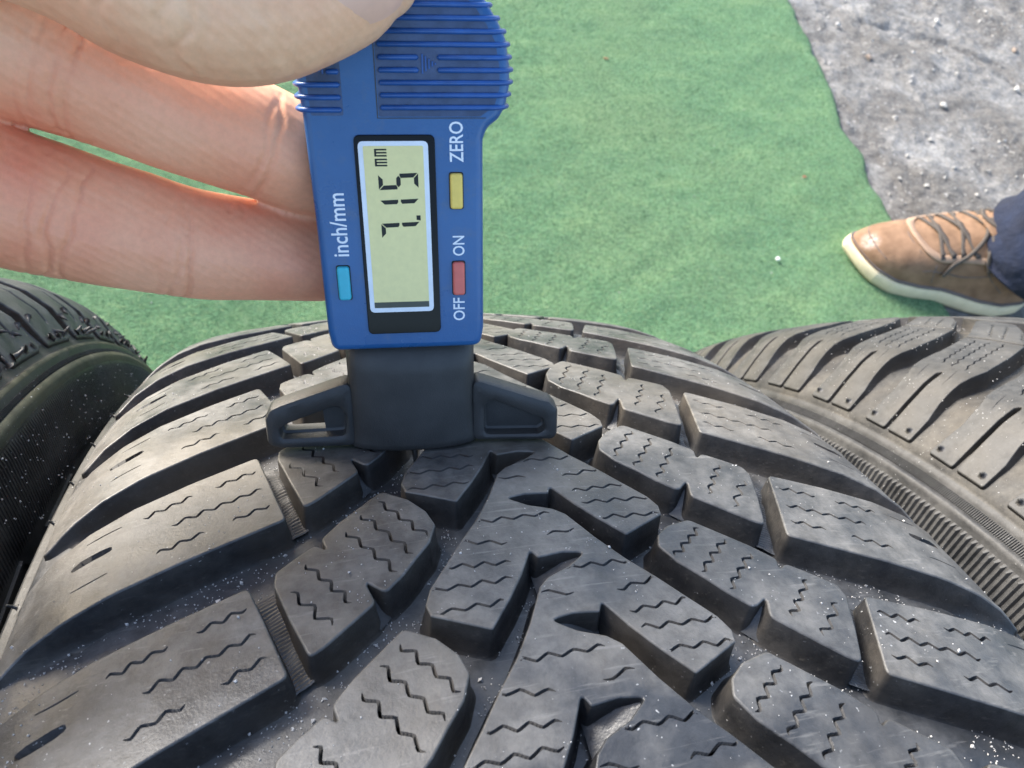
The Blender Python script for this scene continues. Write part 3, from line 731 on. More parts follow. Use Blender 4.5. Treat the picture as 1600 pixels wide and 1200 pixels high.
# small lip at the foot of the shell is the same moulding; grip ribs wrap over its right and left edges
def capsule(name, x0, x1, z, y, r, m, wrap=0, parent=gauge):
    pts = []
    if wrap < 0: pts += [(x0 - .25, y + 4.5), (x0 - .25, y + 1.9), (x0 + .45, y + .45), (x0 + 1.4, y)]
    else: pts += [(x0, y)]
    if wrap > 0: pts += [(x1 - 1.4, y), (x1 - .45, y + .45), (x1 + .25, y + 1.9), (x1 + .25, y + 5)]
    else: pts += [(x1, y)]
    V = []; F = []; nr = 10
    P_ = [np.array(q, float) for q in pts]
    P_ = [P_[0] + (P_[0] - P_[1]) / np.linalg.norm(P_[0] - P_[1]) * r * .6] + P_ + [P_[-1] + (P_[-1] - P_[-2]) / np.linalg.norm(P_[-1] - P_[-2]) * r * .6]
    for i, q in enumerate(P_):
        t = P_[min(i + 1, len(P_) - 1)] - P_[max(i - 1, 0)]; t /= np.linalg.norm(t); nn = np.array([t[1], -t[0]])
        rr = r * (.35 if i in (0, len(P_) - 1) else 1)
        for k in range(nr):
            a = 2 * math.pi * k / nr; V.append((q[0] + nn[0] * rr * math.cos(a), q[1] + nn[1] * rr * math.cos(a), z + rr * .9 * math.sin(a)))
    for i in range(len(P_) - 1):
        for k in range(nr):
            j = (k + 1) % nr; F.append((i * nr + k, i * nr + j, (i + 1) * nr + j, (i + 1) * nr + k))
    F.append(tuple(range(nr))); F.append(tuple((len(P_) - 1) * nr + k for k in range(nr)))
    me = mkmesh(name, V, F, m); recalc(me); return link(name, me, parent)
def edge_x(z): return float(np.interp(z, [53, 54.6, 55.8, 57.4, 60, 62.5, 66.2, 68.2, 70.6, 73.4], [13, 13.6, 15.2, 16.2, 16.75, 16.8, 16.2, 15.2, 13.6, 11]))
for z in (57.45, 59.05, 60.65, 62.25, 63.85, 65.45, 67.05, 68.65, 70.25, 71.85):
    if z in (62.25, 63.85):
        capsule('grip_rib', -1.0, 4.0, z, -2.05, .42, M_RIB); capsule('grip_rib', 7.0, edge_x(z), z, -2.05, .42, M_RIB, 1)
    else: capsule('grip_rib', -1.0, edge_x(z), z, -2.05, .42, M_RIB, 1)
for z in (57.15, 58.75, 60.35, 62.0, 63.6, 65.2):
    if z == 62.0: capsule('grip_rib', -8.0, -6.7, z, -2.05, .4, M_RIB); capsule('grip_rib', -12.2, -10.6, z, -2.05, .4, M_RIB, -1)
    else: capsule('grip_rib', -12.3, -6.7, z, -2.05, .42, M_RIB, -1)
for i, (x, hh) in enumerate(((4.75, 1.25), (5.2, .95), (5.65, .65), (6.1, .35), (6.5, .12))):
    plate('arrow_bar', rrect(x - .11, 63.05 - hh, x + .11, 63.05 + hh), -2.25, -1.9, M_RIB, .05, .05)
for i, (x, hh) in enumerate(((-8.6, 1.0), (-9.0, .7), (-9.4, .4))):
    plate('arrow_bar', rrect(x - .11, 62.7 - hh, x + .11, 62.7 + hh), -2.25, -1.9, M_RIB, .05, .05)
# thin seam framing the ribbed grip panel
M_PAN = plain('grimy_blue', (.045, .075, .15), .5, .4, .35, 260, .3, 3000)
plate('grip_panel', [(-1.5, 56.25), (12.6, 56.25), (14.6, 57.6), (15.3, 60), (15.3, 62.6), (14.7, 65.8), (13.6, 67.8), (12, 70), (9.6, 72.2), (6, 74.4), (-1.5, 75)], -2.03, -1.7, M_PAN, .02, .3)
plate('grip_panel', [(-10.7, 56.4), (-6.3, 56.4), (-6.3, 66.5), (-11, 66.5)], -2.03, -1.7, M_PAN, .02, .3)
plate('panel_seam', rrect(-1.75, 56.05, -1.6, 76), -2.06, -1.9, M_BLACK, .02, .02)
plate('panel_seam', rrect(-1.75, 56.0, 13.4, 56.12), -2.06, -1.9, M_BLACK, .02, .02)
plate('bezel', rrect(-5.25, 23.7, 6.1, 53.85), -2.3, -1.5, M_BEZEL, .12, .9)
plate('display_rim', rrect(-4.72, 27.35, 5.12, 53.05), -2.36, -1.9, M_WHITE, .05, .8)
plate('display', rrect(-4.02, 28.1, 4.42, 52.4), -2.40, -1.9, M_LCD, .03, .25)
plate('display_shade', rrect(-4.0, 28.12, 4.4, 29.05), -2.42, -2.0, M_LCDD, .02, .05)  # bezel shadow on the display, painted as a thin dark strip
# seven segment digits: reading direction +z, up = -x
def seg(z0, x0, quad, name='digit_segment'):
    V = [(x0 - ty, -2.425, z0 + tx) for tx, ty in quad] + [(x0 - ty, -2.39, z0 + tx) for tx, ty in quad]; n = len(quad)
    F = [tuple(range(n)), tuple(range(n, 2 * n))[::-1]] + [(i, (i + 1) % n, n + (i + 1) % n, n + i) for i in range(n)]
    me = mkmesh(name, V, F, M_SEG, False); recalc(me); link(name, me, gauge)
def digit(z0, segs, w=2.2, h=5.7, t=.62):
    x0 = 3.55; g_ = .09; sk = .035
    def sh(q): return [(x + y * sk * -1, y) for x, y in q]
    H = h / 2
    Q = {'a': [(g_, h), (w - g_, h), (w - t - g_, h - t), (t + g_, h - t)], 'd': [(g_ + t, t), (w - t - g_, t), (w - g_, 0), (g_, 0)],
         'g': [(g_ + .2, H), (t, H + t / 2), (w - t, H + t / 2), (w - g_ - .2, H), (w - t, H - t / 2), (t, H - t / 2)],
         'b': [(w, h - g_), (w, H + g_ + .1), (w - t * .55, H + g_ + .1), (w - t, H + t * .6), (w - t, h - t - g_)],
         'c': [(w, H - g_ - .1), (w, g_), (w - t, t + g_), (w - t, H - t * .6), (w - t * .55, H - g_ - .1)],
         'f': [(0, h - g_), (t, h - t - g_), (t, H + t * .6), (t * .55, H + g_ + .1), (0, H + g_ + .1)],
         'e': [(0, H - g_ - .1), (t * .55, H - g_ - .1), (t, H - t * .6), (t, t + g_), (0, g_)]}
    for s_ in segs: seg(z0, x0, sh(Q[s_]))
digit(39.35, 'abc'); digit(42.75, 'bc'); digit(46.45, 'afgcd')
seg(41.75, 3.6, [(0, -.05), (.75, -.05), (.75, .55), (.1, .55)], 'decimal_point')
for k in range(2):          # the two small m of "mm"
    for zz, hh in ((0, 1.6), (.42, 1.6), (.84, 1.6)): seg(49.6 + k * 1.35 + zz, -.75, [(0, 0), (.22, 0), (.22, hh), (0, hh)], 'unit_mark')
    seg(49.6 + k * 1.35, -.75, [(0, 1.45), (1.06, 1.45), (1.06, 1.72), (0, 1.72)], 'unit_mark')

def text(body_, size, at, m, name='lettering'):
    cu = bpy.data.curves.new('t', 'FONT'); cu.body = body_; cu.size = size; cu.extrude = .0; cu.resolution_u = 3; cu.offset = .012 * size
    ob = bpy.data.objects.new('t', cu); col.objects.link(ob)
    bpy.context.view_layer.update()
    me = bpy.data.meshes.new_from_object(ob.evaluated_get(bpy.context.evaluated_depsgraph_get()))
    bpy.data.objects.remove(ob)
    co = np.array([v.co[:] for v in me.vertices]); lo, hi = co.min(0), co.max(0)
    x0, x1, z0, z1 = at
    kx = (z1 - z0) / (hi[0] - lo[0]); ky = (x1 - x0) / (hi[1] - lo[1])
    for v, c_ in zip(me.vertices, co):
        v.co = ((x1 - (c_[1] - lo[1]) * ky) * MM, -2.03 * MM, (z0 + (c_[0] - lo[0]) * kx) * MM)
    me.materials.clear(); me.materials.append(m); me.name = name
    return link(name, me, gauge)
text('ZERO', 2, (8.15, 10.15, 50.0, 55.6), M_WHITE); text('ON', 2, (8.3, 10.1, 36.1, 39.2), M_WHITE)
text('OFF', 2, (8.15, 10.0, 25.5, 29.3), M_WHITE); text('inch/mm', 2, (-9.6, -7.2, 36.4, 45.8), M_WHITE)
for nm, c_, x0, z0, z1 in (('yellow', (.78, .56, .12), 8.1, 43.35, 48.5), ('red', (.62, .14, .11), 8.2, 29.9, 35.2), ('cyan', (.045, .42, .52), -9.25, 29.6, 34.9)):
    plate('button_well', rrect(x0 - .14, z0 - .14, x0 + 1.98, z1 + .14), -2.04, -1.8, M_SEG, .02, .4)
    o = plate('button', rrect(x0, z0, x0 + 1.84, z1), -2.75, -1.6, plain(nm + '_button', c_, .4, .45, .06, 900), .38, .5); o['label'] = nm + ' push button'

# black foot: flared stem and two arms with pockets
def stem():
    V = []; F = []; nu = 25
    zs = [0.05, .5, 1.5, 4, 8, 11, 13, 15, 20.9]
    for z_ in zs:
        fl = .9 * math.exp(-z_ / 2.5) + .0
        x0, x1 = -9.75 - .5 * fl - .1 * (z_ < 14), 11.65 + .5 * fl
        if z_ == .05: x0 += .4; x1 -= .4
        for i in range(nu):
            t = i / (nu - 1); x = x0 + (x1 - x0) * t; cbl = 1 - (2 * t - 1) ** 2
            y = 2.9 - 2.9 * max(0, cbl) ** .55 + (.5 if z_ == .05 else 0)
            V.append((x, y, z_))
        V.append((x1, 7.2, z_)); V.append((x0, 7.2, z_))
    m_ = nu + 2
    for k in range(len(zs) - 1):
        for i in range(m_):
            j = (i + 1) % m_; F.append((k * m_ + i, k * m_ + j, (k + 1) * m_ + j, (k + 1) * m_ + i))
    F.append(tuple(range(m_))); F.append(tuple((len(zs) - 1) * m_ + i for i in range(m_)))
    me = mkmesh('stem', V, F, M_BLACK); recalc(me); return link('stem', me, gauge)
stem()
def arm(name, out, pocket, hole, yf=2.2, yb=6.6, fl=4.6):
    """front face with a rounded pocket; where a hole polygon is given the pocket is open right through"""
    O = densify(round_poly(ccw(out), 1.6, 12, 5), 2.5); P_ = densify(round_poly(ccw(pocket), 1.1, 12, 4), 1.5)
    b = .9; V = []; F = []; no, npk = len(O), len(P_)
    def add(q, y):
        k = len(V); V.extend([(a, y, c_) for a, c_ in q]); return k
    def band(k0, k1, n):
        for i in range(n):
            j = (i + 1) % n; F.append((k0 + i, k0 + j, k1 + j, k1 + i))
    Oi = offset(O, -b); Pi = offset(P_, .45)
    vv = [Vector(v) for v in list(Oi) + list(Pi)]; ee = [(i, (i + 1) % no) for i in range(no)] + [(no + i, no + (i + 1) % npk) for i in range(npk)]
    ov, oe, of, vi, ei, fi = delaunay_2d_cdt(vv, ee, [], 0, 1e-5)
    ov = np.array([tuple(v) for v in ov]); mp = {}
    for k, l in enumerate(vi):
        for q in l: mp[q] = k
    T = [f for f in of if pip([ov[list(f)].mean(0)], Oi)[0] and not pip([ov[list(f)].mean(0)], Pi)[0]]
    kf = len(V); V.extend([(a, yf, c_) for a, c_ in ov]); F.extend([tuple(kf + i for i in f) for f in T])
    ring = [kf + mp[i] for i in range(no)]; pr_ = [kf + mp[no + i] for i in range(npk)]
    k1 = add(offset(O, -b * .3), yf + b * .3); k2 = add(O, yf + b); k3 = add(O, yb - b); k4 = add(offset(O, -b), yb)
    for i in range(no):
        j = (i + 1) % no; F.append((ring[i], ring[j], k1 + j, k1 + i))
    band(k1, k2, no); band(k2, k3, no); band(k3, k4, no)
    kp1 = add(P_, yf + .35); kp2 = add(offset(P_, -.2), fl - .3); 
    for i in range(npk):
        j = (i + 1) % npk; F.append((pr_[i], pr_[j], kp1 + j, kp1 + i))
    band(kp1, kp2, npk)
    kp3 = add(offset(P_, -.6), fl)
    band(kp2, kp3, npk)
    FL = [tuple(v) for v in offset(P_, -.6)]
    if hole is None: F.append(tuple(kp3 + i for i in range(npk))); F.append(tuple(k4 + i for i in range(no)))
    else:
        # floor only right of hole edge, a wall down to the back there; the rest runs through
        sel = [i for i in range(npk) if FL[i][0] < hole]
        rest = [i for i in range(npk) if FL[i][0] >= hole]
        i0 = [i for i in rest if (i - 1) % npk in sel][0]; seq = [(i0 + t) % npk for t in range(len(rest))]
        F.append(tuple(kp3 + i for i in seq))
        j0 = [i for i in sel if (i - 1) % npk in rest][0]; sq = [seq[-1]] + [(j0 + t) % npk for t in range(len(sel))] + [seq[0]]
        kb = len(V); V.extend([(FL[i][0], yb, FL[i][1]) for i in sq])
        for t in range(len(sq) - 1): F.append((kp3 + sq[t], kp3 + sq[t + 1], kb + t + 1, kb + t))
        F.append((kp3 + sq[-1], kp3 + sq[0], kb, kb + len(sq) - 1))
        Ob = offset(O, -b); hp = [(FL[i][0], FL[i][1]) for i in sq]; nh = len(hp)
        vv = [Vector(v) for v in list(Ob) + hp]; ee = [(i, (i + 1) % no) for i in range(no)] + [(no + i, no + (i + 1) % nh) for i in range(nh)]
        ov, oe, of, vi, ei, fi = delaunay_2d_cdt(vv, ee, [], 0, 1e-5); ov = np.array([tuple(v) for v in ov])
        T = [f for f in of if pip([ov[list(f)].mean(0)], Ob)[0] and not pip([ov[list(f)].mean(0)], hp)[0]]
        kf = len(V); V.extend([(a, yb, c_) for a, c_ in ov]); F.extend([tuple(kf + i for i in f) for f in T])
    me = mkmesh(name, V, F, M_BLACK, True); recalc(me)
    for po in me.polygons:
        if len(po.vertices) > 4: po.use_smooth = False
    o = link(name, me, gauge)
    md = o.modifiers.new('edge', 'EDGE_SPLIT'); md.split_angle = math.radians(40)
    return o
arm('foot_arm', [(-9.2, .3), (-22.6, .5), (-24.6, 1.4), (-24.4, 6.6), (-23.4, 8.4), (-21.4, 9.3), (-9.2, 13.4)], [(-22.2, 2.4), (-11.0, 2.5), (-10.6, 6.6), (-11.6, 8.4), (-13.5, 8.2), (-20.6, 5.6), (-22.3, 4.6)], -15.8)
arm('foot_arm', [(11.2, .2), (25.9, -.5), (26.8, .4), (26.7, 5.8), (25.2, 7.6), (23.5, 8.1), (11.2, 12.9)], [(13.4, 1.3), (23.4, .9), (24.7, 1.8), (24.2, 4.0), (14.9, 8.4), (13.3, 7.4)], None)
me = whisker_mesh('probe', 7.0, 1.1, plain('steel', (.5, .5, .5), .3, .5, .05, 500, metal=1), 0)
o = link('probe', me, gauge, (.9, 6, .3), (math.pi, 0, 0))

# ------------------------------------------------------------------ hand
def spline(pts, step=1.2):
    P_ = np.array(pts, float); out = []
    P_ = np.vstack([2 * P_[0] - P_[1], P_, 2 * P_[-1] - P_[-2]])
    for i in range(1, len(P_) - 2):
        a, b, c_, d = P_[i - 1], P_[i], P_[i + 1], P_[i + 2]; n = max(2, int(np.linalg.norm((c_ - b)[:3]) / step))
        for k in range(n):
            t = k / n; out.append(.5 * ((2 * b) + (-a + c_) * t + (2 * a - 5 * b + 4 * c_ - d) * t * t + (-a + 3 * b - 3 * c_ + d) * t ** 3))
    out.append(P_[-2]); return np.array(out)

def tube(bm, pts, nr=24, step=1.5, squash=None):
    q = spline(pts, step); rings = []
    up = Vector((0, 0, 1))
    def frame(t):
        t = Vector(t).normalized(); a = t.cross(up);
        if a.length < .1: a = t.cross(Vector((0, 1, 0)))
        a.normalize(); return a, a.cross(t).normalized()
    dirs = [q[min(i + 1, len(q) - 1), :3] - q[max(i - 1, 0), :3] for i in range(len(q))]
    full = []
    r0 = q[0, 3]; t0 = dirs[0] / np.linalg.norm(dirs[0])
    for k in range(6, 0, -1):
        a = math.pi / 2 * k / 6; full.append((q[0, :3] - t0 * r0 * math.sin(a) * .9, max(r0 * math.cos(a), .02), dirs[0]))
    for i in range(len(q)): full.append((q[i, :3], q[i, 3], dirs[i]))
    r1_ = q[-1, 3]; t1 = dirs[-1] / np.linalg.norm(dirs[-1])
    for k in range(1, 7):
        a = math.pi / 2 * k / 6; full.append((q[-1, :3] + t1 * r1_ * math.sin(a), max(r1_ * math.cos(a), .02), dirs[-1]))
    prev = None
    for c_, r_, d in full:
        a, b = frame(d); ring = []
        for k in range(nr):
            an = 2 * math.pi * k / nr; p = Vector(c_) + (a * math.cos(an) + b * math.sin(an)) * r_
            ring.append(bm.verts.new(p))
        if prev:
            for k in range(nr):
                j = (k + 1) % nr; bm.faces.new((prev[k], prev[j], ring[j], ring[k]))
        else: bm.faces.new(ring[::-1])
        prev = ring
    bm.faces.new(prev)

def GL(x, y, z): return tuple(GO + gxv * x + gyv * y + gzv * z)
HI = [GL(4, 15.6, 45.6) + (6.4,), GL(0, 16, 46) + (7.4,), GL(-7, 15.2, 46.6) + (8.2,), GL(-13, 11, 47.8) + (8.4,), (-40.0, 196.7, 622.4, 8.4), (-51.6, 198.9, 626.6, 9.1), (-62.8, 202.3, 630.2, 10.1), (-72.1, 204.0, 632.3, 10.3), (-85.4, 205.0, 635.0, 11.5), (-103, 205.0, 637, 13.5)]
HM = [(-27.8, 190.1, 602.2, 5.8), (-30.5, 189.7, 603.5, 6.8), (-34.6, 189.7, 604.6, 7.3), (-42.5, 189.5, 606.6, 8.0), (-52.7, 188.9, 609.2, 8.6), (-60.2, 189.3, 611.8, 9.0), (-68.5, 190.0, 614.3, 9.6), (-75.2, 190.4, 617.1, 9.7), (-84.7, 191.5, 622.0, 10.0), (-104, 194.6, 629.4, 13)]
HT = [(x - .4, y - .74, z + 1.25, r) for x, y, z, r in [(-24.1, 197.5, 648.6, 5.8), (-26.6, 196.3, 648.3, 7.3), (-32.9, 194.1, 647.4, 8.7), (-38.2, 192.4, 647.2, 9.7), (-43.8, 191.9, 647.5, 9.9), (-49.8, 193.0, 648.7, 9.7), (-56.8, 196.2, 650.8, 9.8), (-68.7, 200.8, 653.2, 11.5), (-88, 206, 652, 15), (-112, 206, 649, 17)]]
HR = [(-104, 178, 641, 6.5), (-100, 169, 636, 7.5), (-98, 164, 627, 8.3), (-99, 172, 617, 9), (-104, 188, 622, 10.5), (-116, 193, 632, 13)]
HL = [(-111, 168, 637, 5.6), (-107, 160, 632, 6.4), (-105, 156, 623, 7.2), (-106, 164, 613, 7.8), (-111, 180, 617, 9.5), (-122, 190, 630, 12)]
def make_hand():
    bm = bmesh.new()
    for ch in (HI, HM, HT, HR, HL): tube(bm, ch)
    tube(bm, [(-96, 206, 645, 12), (-112, 203, 642, 17), (-130, 202, 642, 19)]); tube(bm, [(-104, 194, 634, 13), (-118, 192, 636, 17), (-136, 198, 640, 19)])
    tube(bm, [(-110, 186, 628, 11), (-122, 188, 632, 15), (-140, 196, 640, 18)])
    tube(bm, [(-125, 198, 640, 20), (-150, 202, 643, 23), (-175, 206, 647, 24), (-212, 213, 653, 28), (-262, 226, 662, 34), (-305, 236, 671, 38)], 32, 4)
    for v in bm.verts: v.co *= 10 * MM
    me = bpy.data.meshes.new('hand_src'); bm.to_mesh(me); bm.free()
    ob = bpy.data.objects.new('hand_src', me); col.objects.link(ob)
    rm = ob.modifiers.new('r', 'REMESH'); rm.mode = 'VOXEL'; rm.voxel_size = .0042
    sm = ob.modifiers.new('s', 'SMOOTH'); sm.factor = .5; sm.iterations = 7
    dg = bpy.context.evaluated_depsgraph_get(); out = bpy.data.meshes.new_from_object(ob.evaluated_get(dg))
    bpy.data.objects.remove(ob)
    co = np.empty(len(out.vertices) * 3, np.float32); out.vertices.foreach_get('co', co); co = co.reshape(-1, 3).astype(float) / (10 * MM)
    no = np.empty(len(out.vertices) * 3, np.float32); out.vertices.foreach_get('normal', no); no = no.reshape(-1, 3).astype(float)
    # flexion creases and pads
    disp = np.zeros(len(co))
    def crease(p, d, w, dep, rad, wob=.8):
        nonlocal disp
        p = np.array(p, float); d = np.array(d, float); d /= np.linalg.norm(d)
        t = (co - p) @ d; q = (co - p) - t[:, None] * d; near_ = np.linalg.norm(q, axis=1) < rad
        tw = t + wob * (vnoise(co[:, 1] / 3.5 + p[0], co[:, 2] / 3.5, 31) - .5) * 2
        disp -= 1.3 * dep * np.clip(no @ np.array((-.08, -.85, .52)) * 1.4 - .15, 0, 1) * np.exp(-(tw / w) ** 2) * near_ * np.clip(1.6 * vnoise(co[:, 1] / 4, co[:, 2] / 4 + p[0], 32) + .1, 0, 1)
    for ch, ks in ((HI, ((4, 0, .4), (4, 1.3, .3), (6, -1.2, .4), (6, .6, .45), (6, 2.6, .3), (6, 4.6, .25))), (HM, ((4, 0, .45), (4, 1.6, .3), (6, -2, .38), (6, .4, .45), (6, 3, .3), (7, 1, .25), (4, 3.2, .15)))):
        for k, off_, dep in ks:
            p = np.array(ch[k][:3]); d = np.array(ch[k + 1][:3]) - np.array(ch[k - 1][:3]); d /= np.linalg.norm(d)
            crease(p + d * off_, d, .34, dep * 1.15, ch[k][3] * 1.35)
    for k, off_, dep in ((3, -1, .22), (4, 0, .3), (4, 1.5, .32), (4, 3, .25), (5, 0, .25), (5, 2, .2), (3, 2, .2), (6, 0, .15)):
        p = np.array(HT[k][:3]); d = np.array(HT[k + 1][:3]) - np.array(HT[k - 1][:3]); d /= np.linalg.norm(d); crease(p + d * off_, d, .5, dep, 15, 1.4)
    disp += (vnoise(co[:, 0] / 7, co[:, 1] / 7 + co[:, 2] / 8, 33) - .5) * .4
    co += no * disp[:, None]
    out.vertices.foreach_set('co', (co * MM).astype(np.float32).ravel())
    out.polygons.foreach_set('use_smooth', [True] * len(out.polygons)); out.materials.clear(); out.materials.append(M_SKIN); out.update(); out.name = 'hand'
    return out
m, nt, bs, nd, lk = mat('skin')
n1 = noise(nt, 42, 3, .5); r1 = ramp(nt, n1.outputs[0], [(.28, (.76, .26, .145)), (.5, (.82, .37, .21)), (.72, (.86, .46, .28))])
tc = N(nt, 'ShaderNodeTexCoord'); sx = N(nt, 'ShaderNodeSeparateXYZ'); lk.new(tc.outputs['Object'], sx.inputs[0])
# the thumb's skin is paler and yellower than the flushed finger pads
rz = ramp(nt, sx.outputs['Z'], [(.6335, 0.0), (.642, 1.0)])
n1b = noise(nt, 60, 4, .55); r1b = ramp(nt, n1b.outputs[0], [(.3, (.74, .37, .21)), (.5, (.80, .46, .27)), (.7, (.83, .54, .33))])
c = mix(nt, rz.outputs[0], r1.outputs[0], r1b.outputs[0])
n2_ = noise(nt, 900, 4, .7); r2 = ramp(nt, n2_.outputs[0], [(.3, .93), (.7, 1.05)]); c = mix(nt, 1.0, c, r2.outputs[0], 'MULTIPLY')
lk.new(c, bs.inputs['Base Color']); bs.inputs['Roughness'].default_value = .46; bs.inputs['Specular IOR Level'].default_value = .4
bs.inputs['Subsurface Weight'].default_value = .06; bs.inputs['Subsurface Radius'].default_value = (1.0, .4, .22); bs.inputs['Subsurface Scale'].default_value = .0012
wv = N(nt, 'ShaderNodeTexWave', Scale=330, Distortion=9, Detail=2); wv.inputs['Detail Scale'].default_value = .06; wv.bands_direction = 'DIAGONAL'; lk.new(tc.outputs['Object'], wv.inputs['Vector'])
b1 = bump(nt, bs, wv.outputs[0], .14, .0002)
nb = noise(nt, 650, 5, .7); b2 = bump(nt, bs, nb.outputs[0], .12, .0003, b1)
nb = noise(nt, 170, 4, .6, stretch=((3.2, 1, 1), (0, 0, .2))); bump(nt, bs, nb.outputs[0], .16, .0006, b2)
M_SKIN = m
person = empty('person', (-305, 236, 671)); tag(person, 'bare hand pinching the blue gauge between thumb and two fingers', 'person')
hand = link('hand', make_hand(), person, (305, -236, -671))
# thumb nail: a curved plate on the back of the thumb tip
def nail():
    V = []; F = []; nu, nv = 12, 14
    c0 = np.array((-28.8, 194.2, 649.2)); t = np.array((.93, .33, .10)); t /= np.linalg.norm(t)
    nrm = np.array((-.05, -.73, .68)); nrm -= t * (nrm @ t); nrm /= np.linalg.norm(nrm); b = np.cross(nrm, t)
    for i in range(nu + 1):
        for j in range(nv + 1):
            u = i / nu * 2 - 1; v = j / nv * 2 - 1
            an = v * 1.02; rr = 8.0 - 1.9 * max(0, u) ** 2
            L = 5.6 * u * (1 - .16 * v * v) - .4 * (1 - v * v) * (u < 0)
            p = c0 + t * (L + .6) + nrm * (math.cos(an) * rr * .98 + .18) + b * (math.sin(an) * rr * .82)
            V.append(tuple(p))
    for i in range(nu):
        for j in range(nv):
            a = i * (nv + 1) + j; F.append((a, a + 1, a + nv + 2, a + nv + 1))
    me = mkmesh('thumb_nail', V, F, plain('nail', (.74, .46, .33), .34, .5, .08, 200)); recalc(me); return me
link('thumb_nail', nail(), person, (305, -236, -671))
def sleeve():
    bm = bmesh.new(); tube(bm, [(-235, 219, 657, 34), (-262, 226, 662, 40), (-305, 236, 671, 44), (-380, 256, 684, 50), (-460, 277, 698, 56)], 40, 5)
    for v in bm.verts: v.co *= MM
    me = bpy.data.meshes.new('sleeve'); bm.to_mesh(me); bm.free(); me.materials.append(plain('dark_knit', (.03, .035, .05), .9, .2, .2, 600)); return me
link('sleeve', sleeve(), person, (305, -236, -671))

# ------------------------------------------------------------------ bystander's foot
M_LEA = None
m, nt, bs, nd, lk = mat('tan_leather')
n1 = noise(nt, 35, 5, .6); r1 = ramp(nt, n1.outputs[0], [(.35, (.150, .088, .052)), (.65, (.255, .155, .095))])
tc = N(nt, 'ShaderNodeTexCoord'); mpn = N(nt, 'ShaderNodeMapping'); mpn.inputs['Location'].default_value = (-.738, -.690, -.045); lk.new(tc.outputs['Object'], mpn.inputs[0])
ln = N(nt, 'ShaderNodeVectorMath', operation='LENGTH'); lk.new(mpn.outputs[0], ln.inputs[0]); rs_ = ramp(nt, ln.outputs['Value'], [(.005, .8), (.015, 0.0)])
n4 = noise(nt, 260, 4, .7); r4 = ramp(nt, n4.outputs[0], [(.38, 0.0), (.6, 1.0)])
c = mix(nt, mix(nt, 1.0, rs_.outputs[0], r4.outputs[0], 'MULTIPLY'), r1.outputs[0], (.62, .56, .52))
lk.new(c, bs.inputs['Base Color']); bs.inputs['Roughness'].default_value = .8; bs.inputs['Specular IOR Level'].default_value = .25
nb = noise(nt, 140, 5, .65); bump(nt, bs, nb.outputs[0], .4, .002); M_LEA = m
M_LEA2 = plain('pale_leather', (.30, .20, .135), .65, .4, .12, 80)
M_SOLE = plain('cream_rubber', (.60, .52, .35), .6, .4, .1, 60)
M_WELT = plain('welt', (.12, .10, .095), .7, .3, .15, 90)
M_LACE = plain('lace_cord', (.085, .072, .062), .85, .2, .2, 300, .4, 1500)
m, nt, bs, nd, lk = mat('denim')
n1 = noise(nt, 22, 5, .6); r1 = ramp(nt, n1.outputs[0], [(.35, (.0015, .004, .016)), (.68, (.004, .011, .036))])
n2_ = noise(nt, 900, 3, .7); r2 = ramp(nt, n2_.outputs[0], [(.3, .7), (.7, 1.3)]); lk.new(mix(nt, 1, r1.outputs[0], r2.outputs[0], 'MULTIPLY'), bs.inputs['Base Color'])
bs.inputs['Roughness'].default_value = .9; nb = noise(nt, 30, 4, .6); bump(nt, bs, nb.outputs[0], .6, .012); M_DENIM = m
M_STITCH = plain('stitching', (.42, .22, .07), .8)

walker = empty('person', (893, 660, 0)); tag(walker, 'foot in a tan leather shoe and dark blue jeans at the carpet edge', 'person')
WO = (-900, -660, 0)
NX = [718, 722, 730, 742, 765, 800, 836, 860, 885, 920, 960, 1000, 1016]
NY = [706, 690, 668, 650, 634, 623, 617, 606, 594, 585, 588, 608, 645]
FX = [718, 722, 735, 760, 790, 870, 960, 1000, 1016]
FY = [706, 714, 723, 729, 731, 731, 728, 708, 672]
def sole(z0, z1, grow, m_, name, wave=False):
    xs_ = np.concatenate([[718.5, 719.5, 721, 724, 728, 734], np.linspace(742, 1000, 40), [1006, 1011, 1014, 1015.5]])
    nr = [(x, float(np.interp(x, NX, NY))) for x in xs_]; fr = [(x, float(np.interp(x, FX, FY))) for x in xs_]
    p = densify(round_poly(ccw(nr + fr[::-1]), 6, 8, 3), 8); n = len(p); V = []; F = []
    def zt(x): return float(np.interp(x, [718, 735, 770, 830, 900, 1016], [16, 9, 2, 1, 2, 2]))
    rings = [(-5, 0, 0), (-1, 0, .06), (1.2, .25, 0), (1.6, .6, 0), (.6, .92, 0), (-1.2, 1, 0)]
    for d, t, _ in rings:
        for q in offset(p, d + grow):
            b0 = zt(q[0]); zz = z0 + b0 * (1 - t * .35) + (z1 - z0) * t
            V.append((q[0], q[1], zz))
    for k in range(len(rings) - 1):
        for i in range(n):
            j = (i + 1) % n; F.append((k * n + i, k * n + j, (k + 1) * n + j, (k + 1) * n + i))
    F.append(tuple(range(n))[::-1]); F.append(tuple((len(rings) - 1) * n + i for i in range(n)))
    me = mkmesh(name, V, F, m_); recalc(me); return me
def upper_h(x): return float(np.interp(x, [718, 724, 732, 745, 765, 800, 840, 880, 915, 950, 1016], [26, 38, 47, 56, 64, 74, 88, 104, 116, 112, 104]))
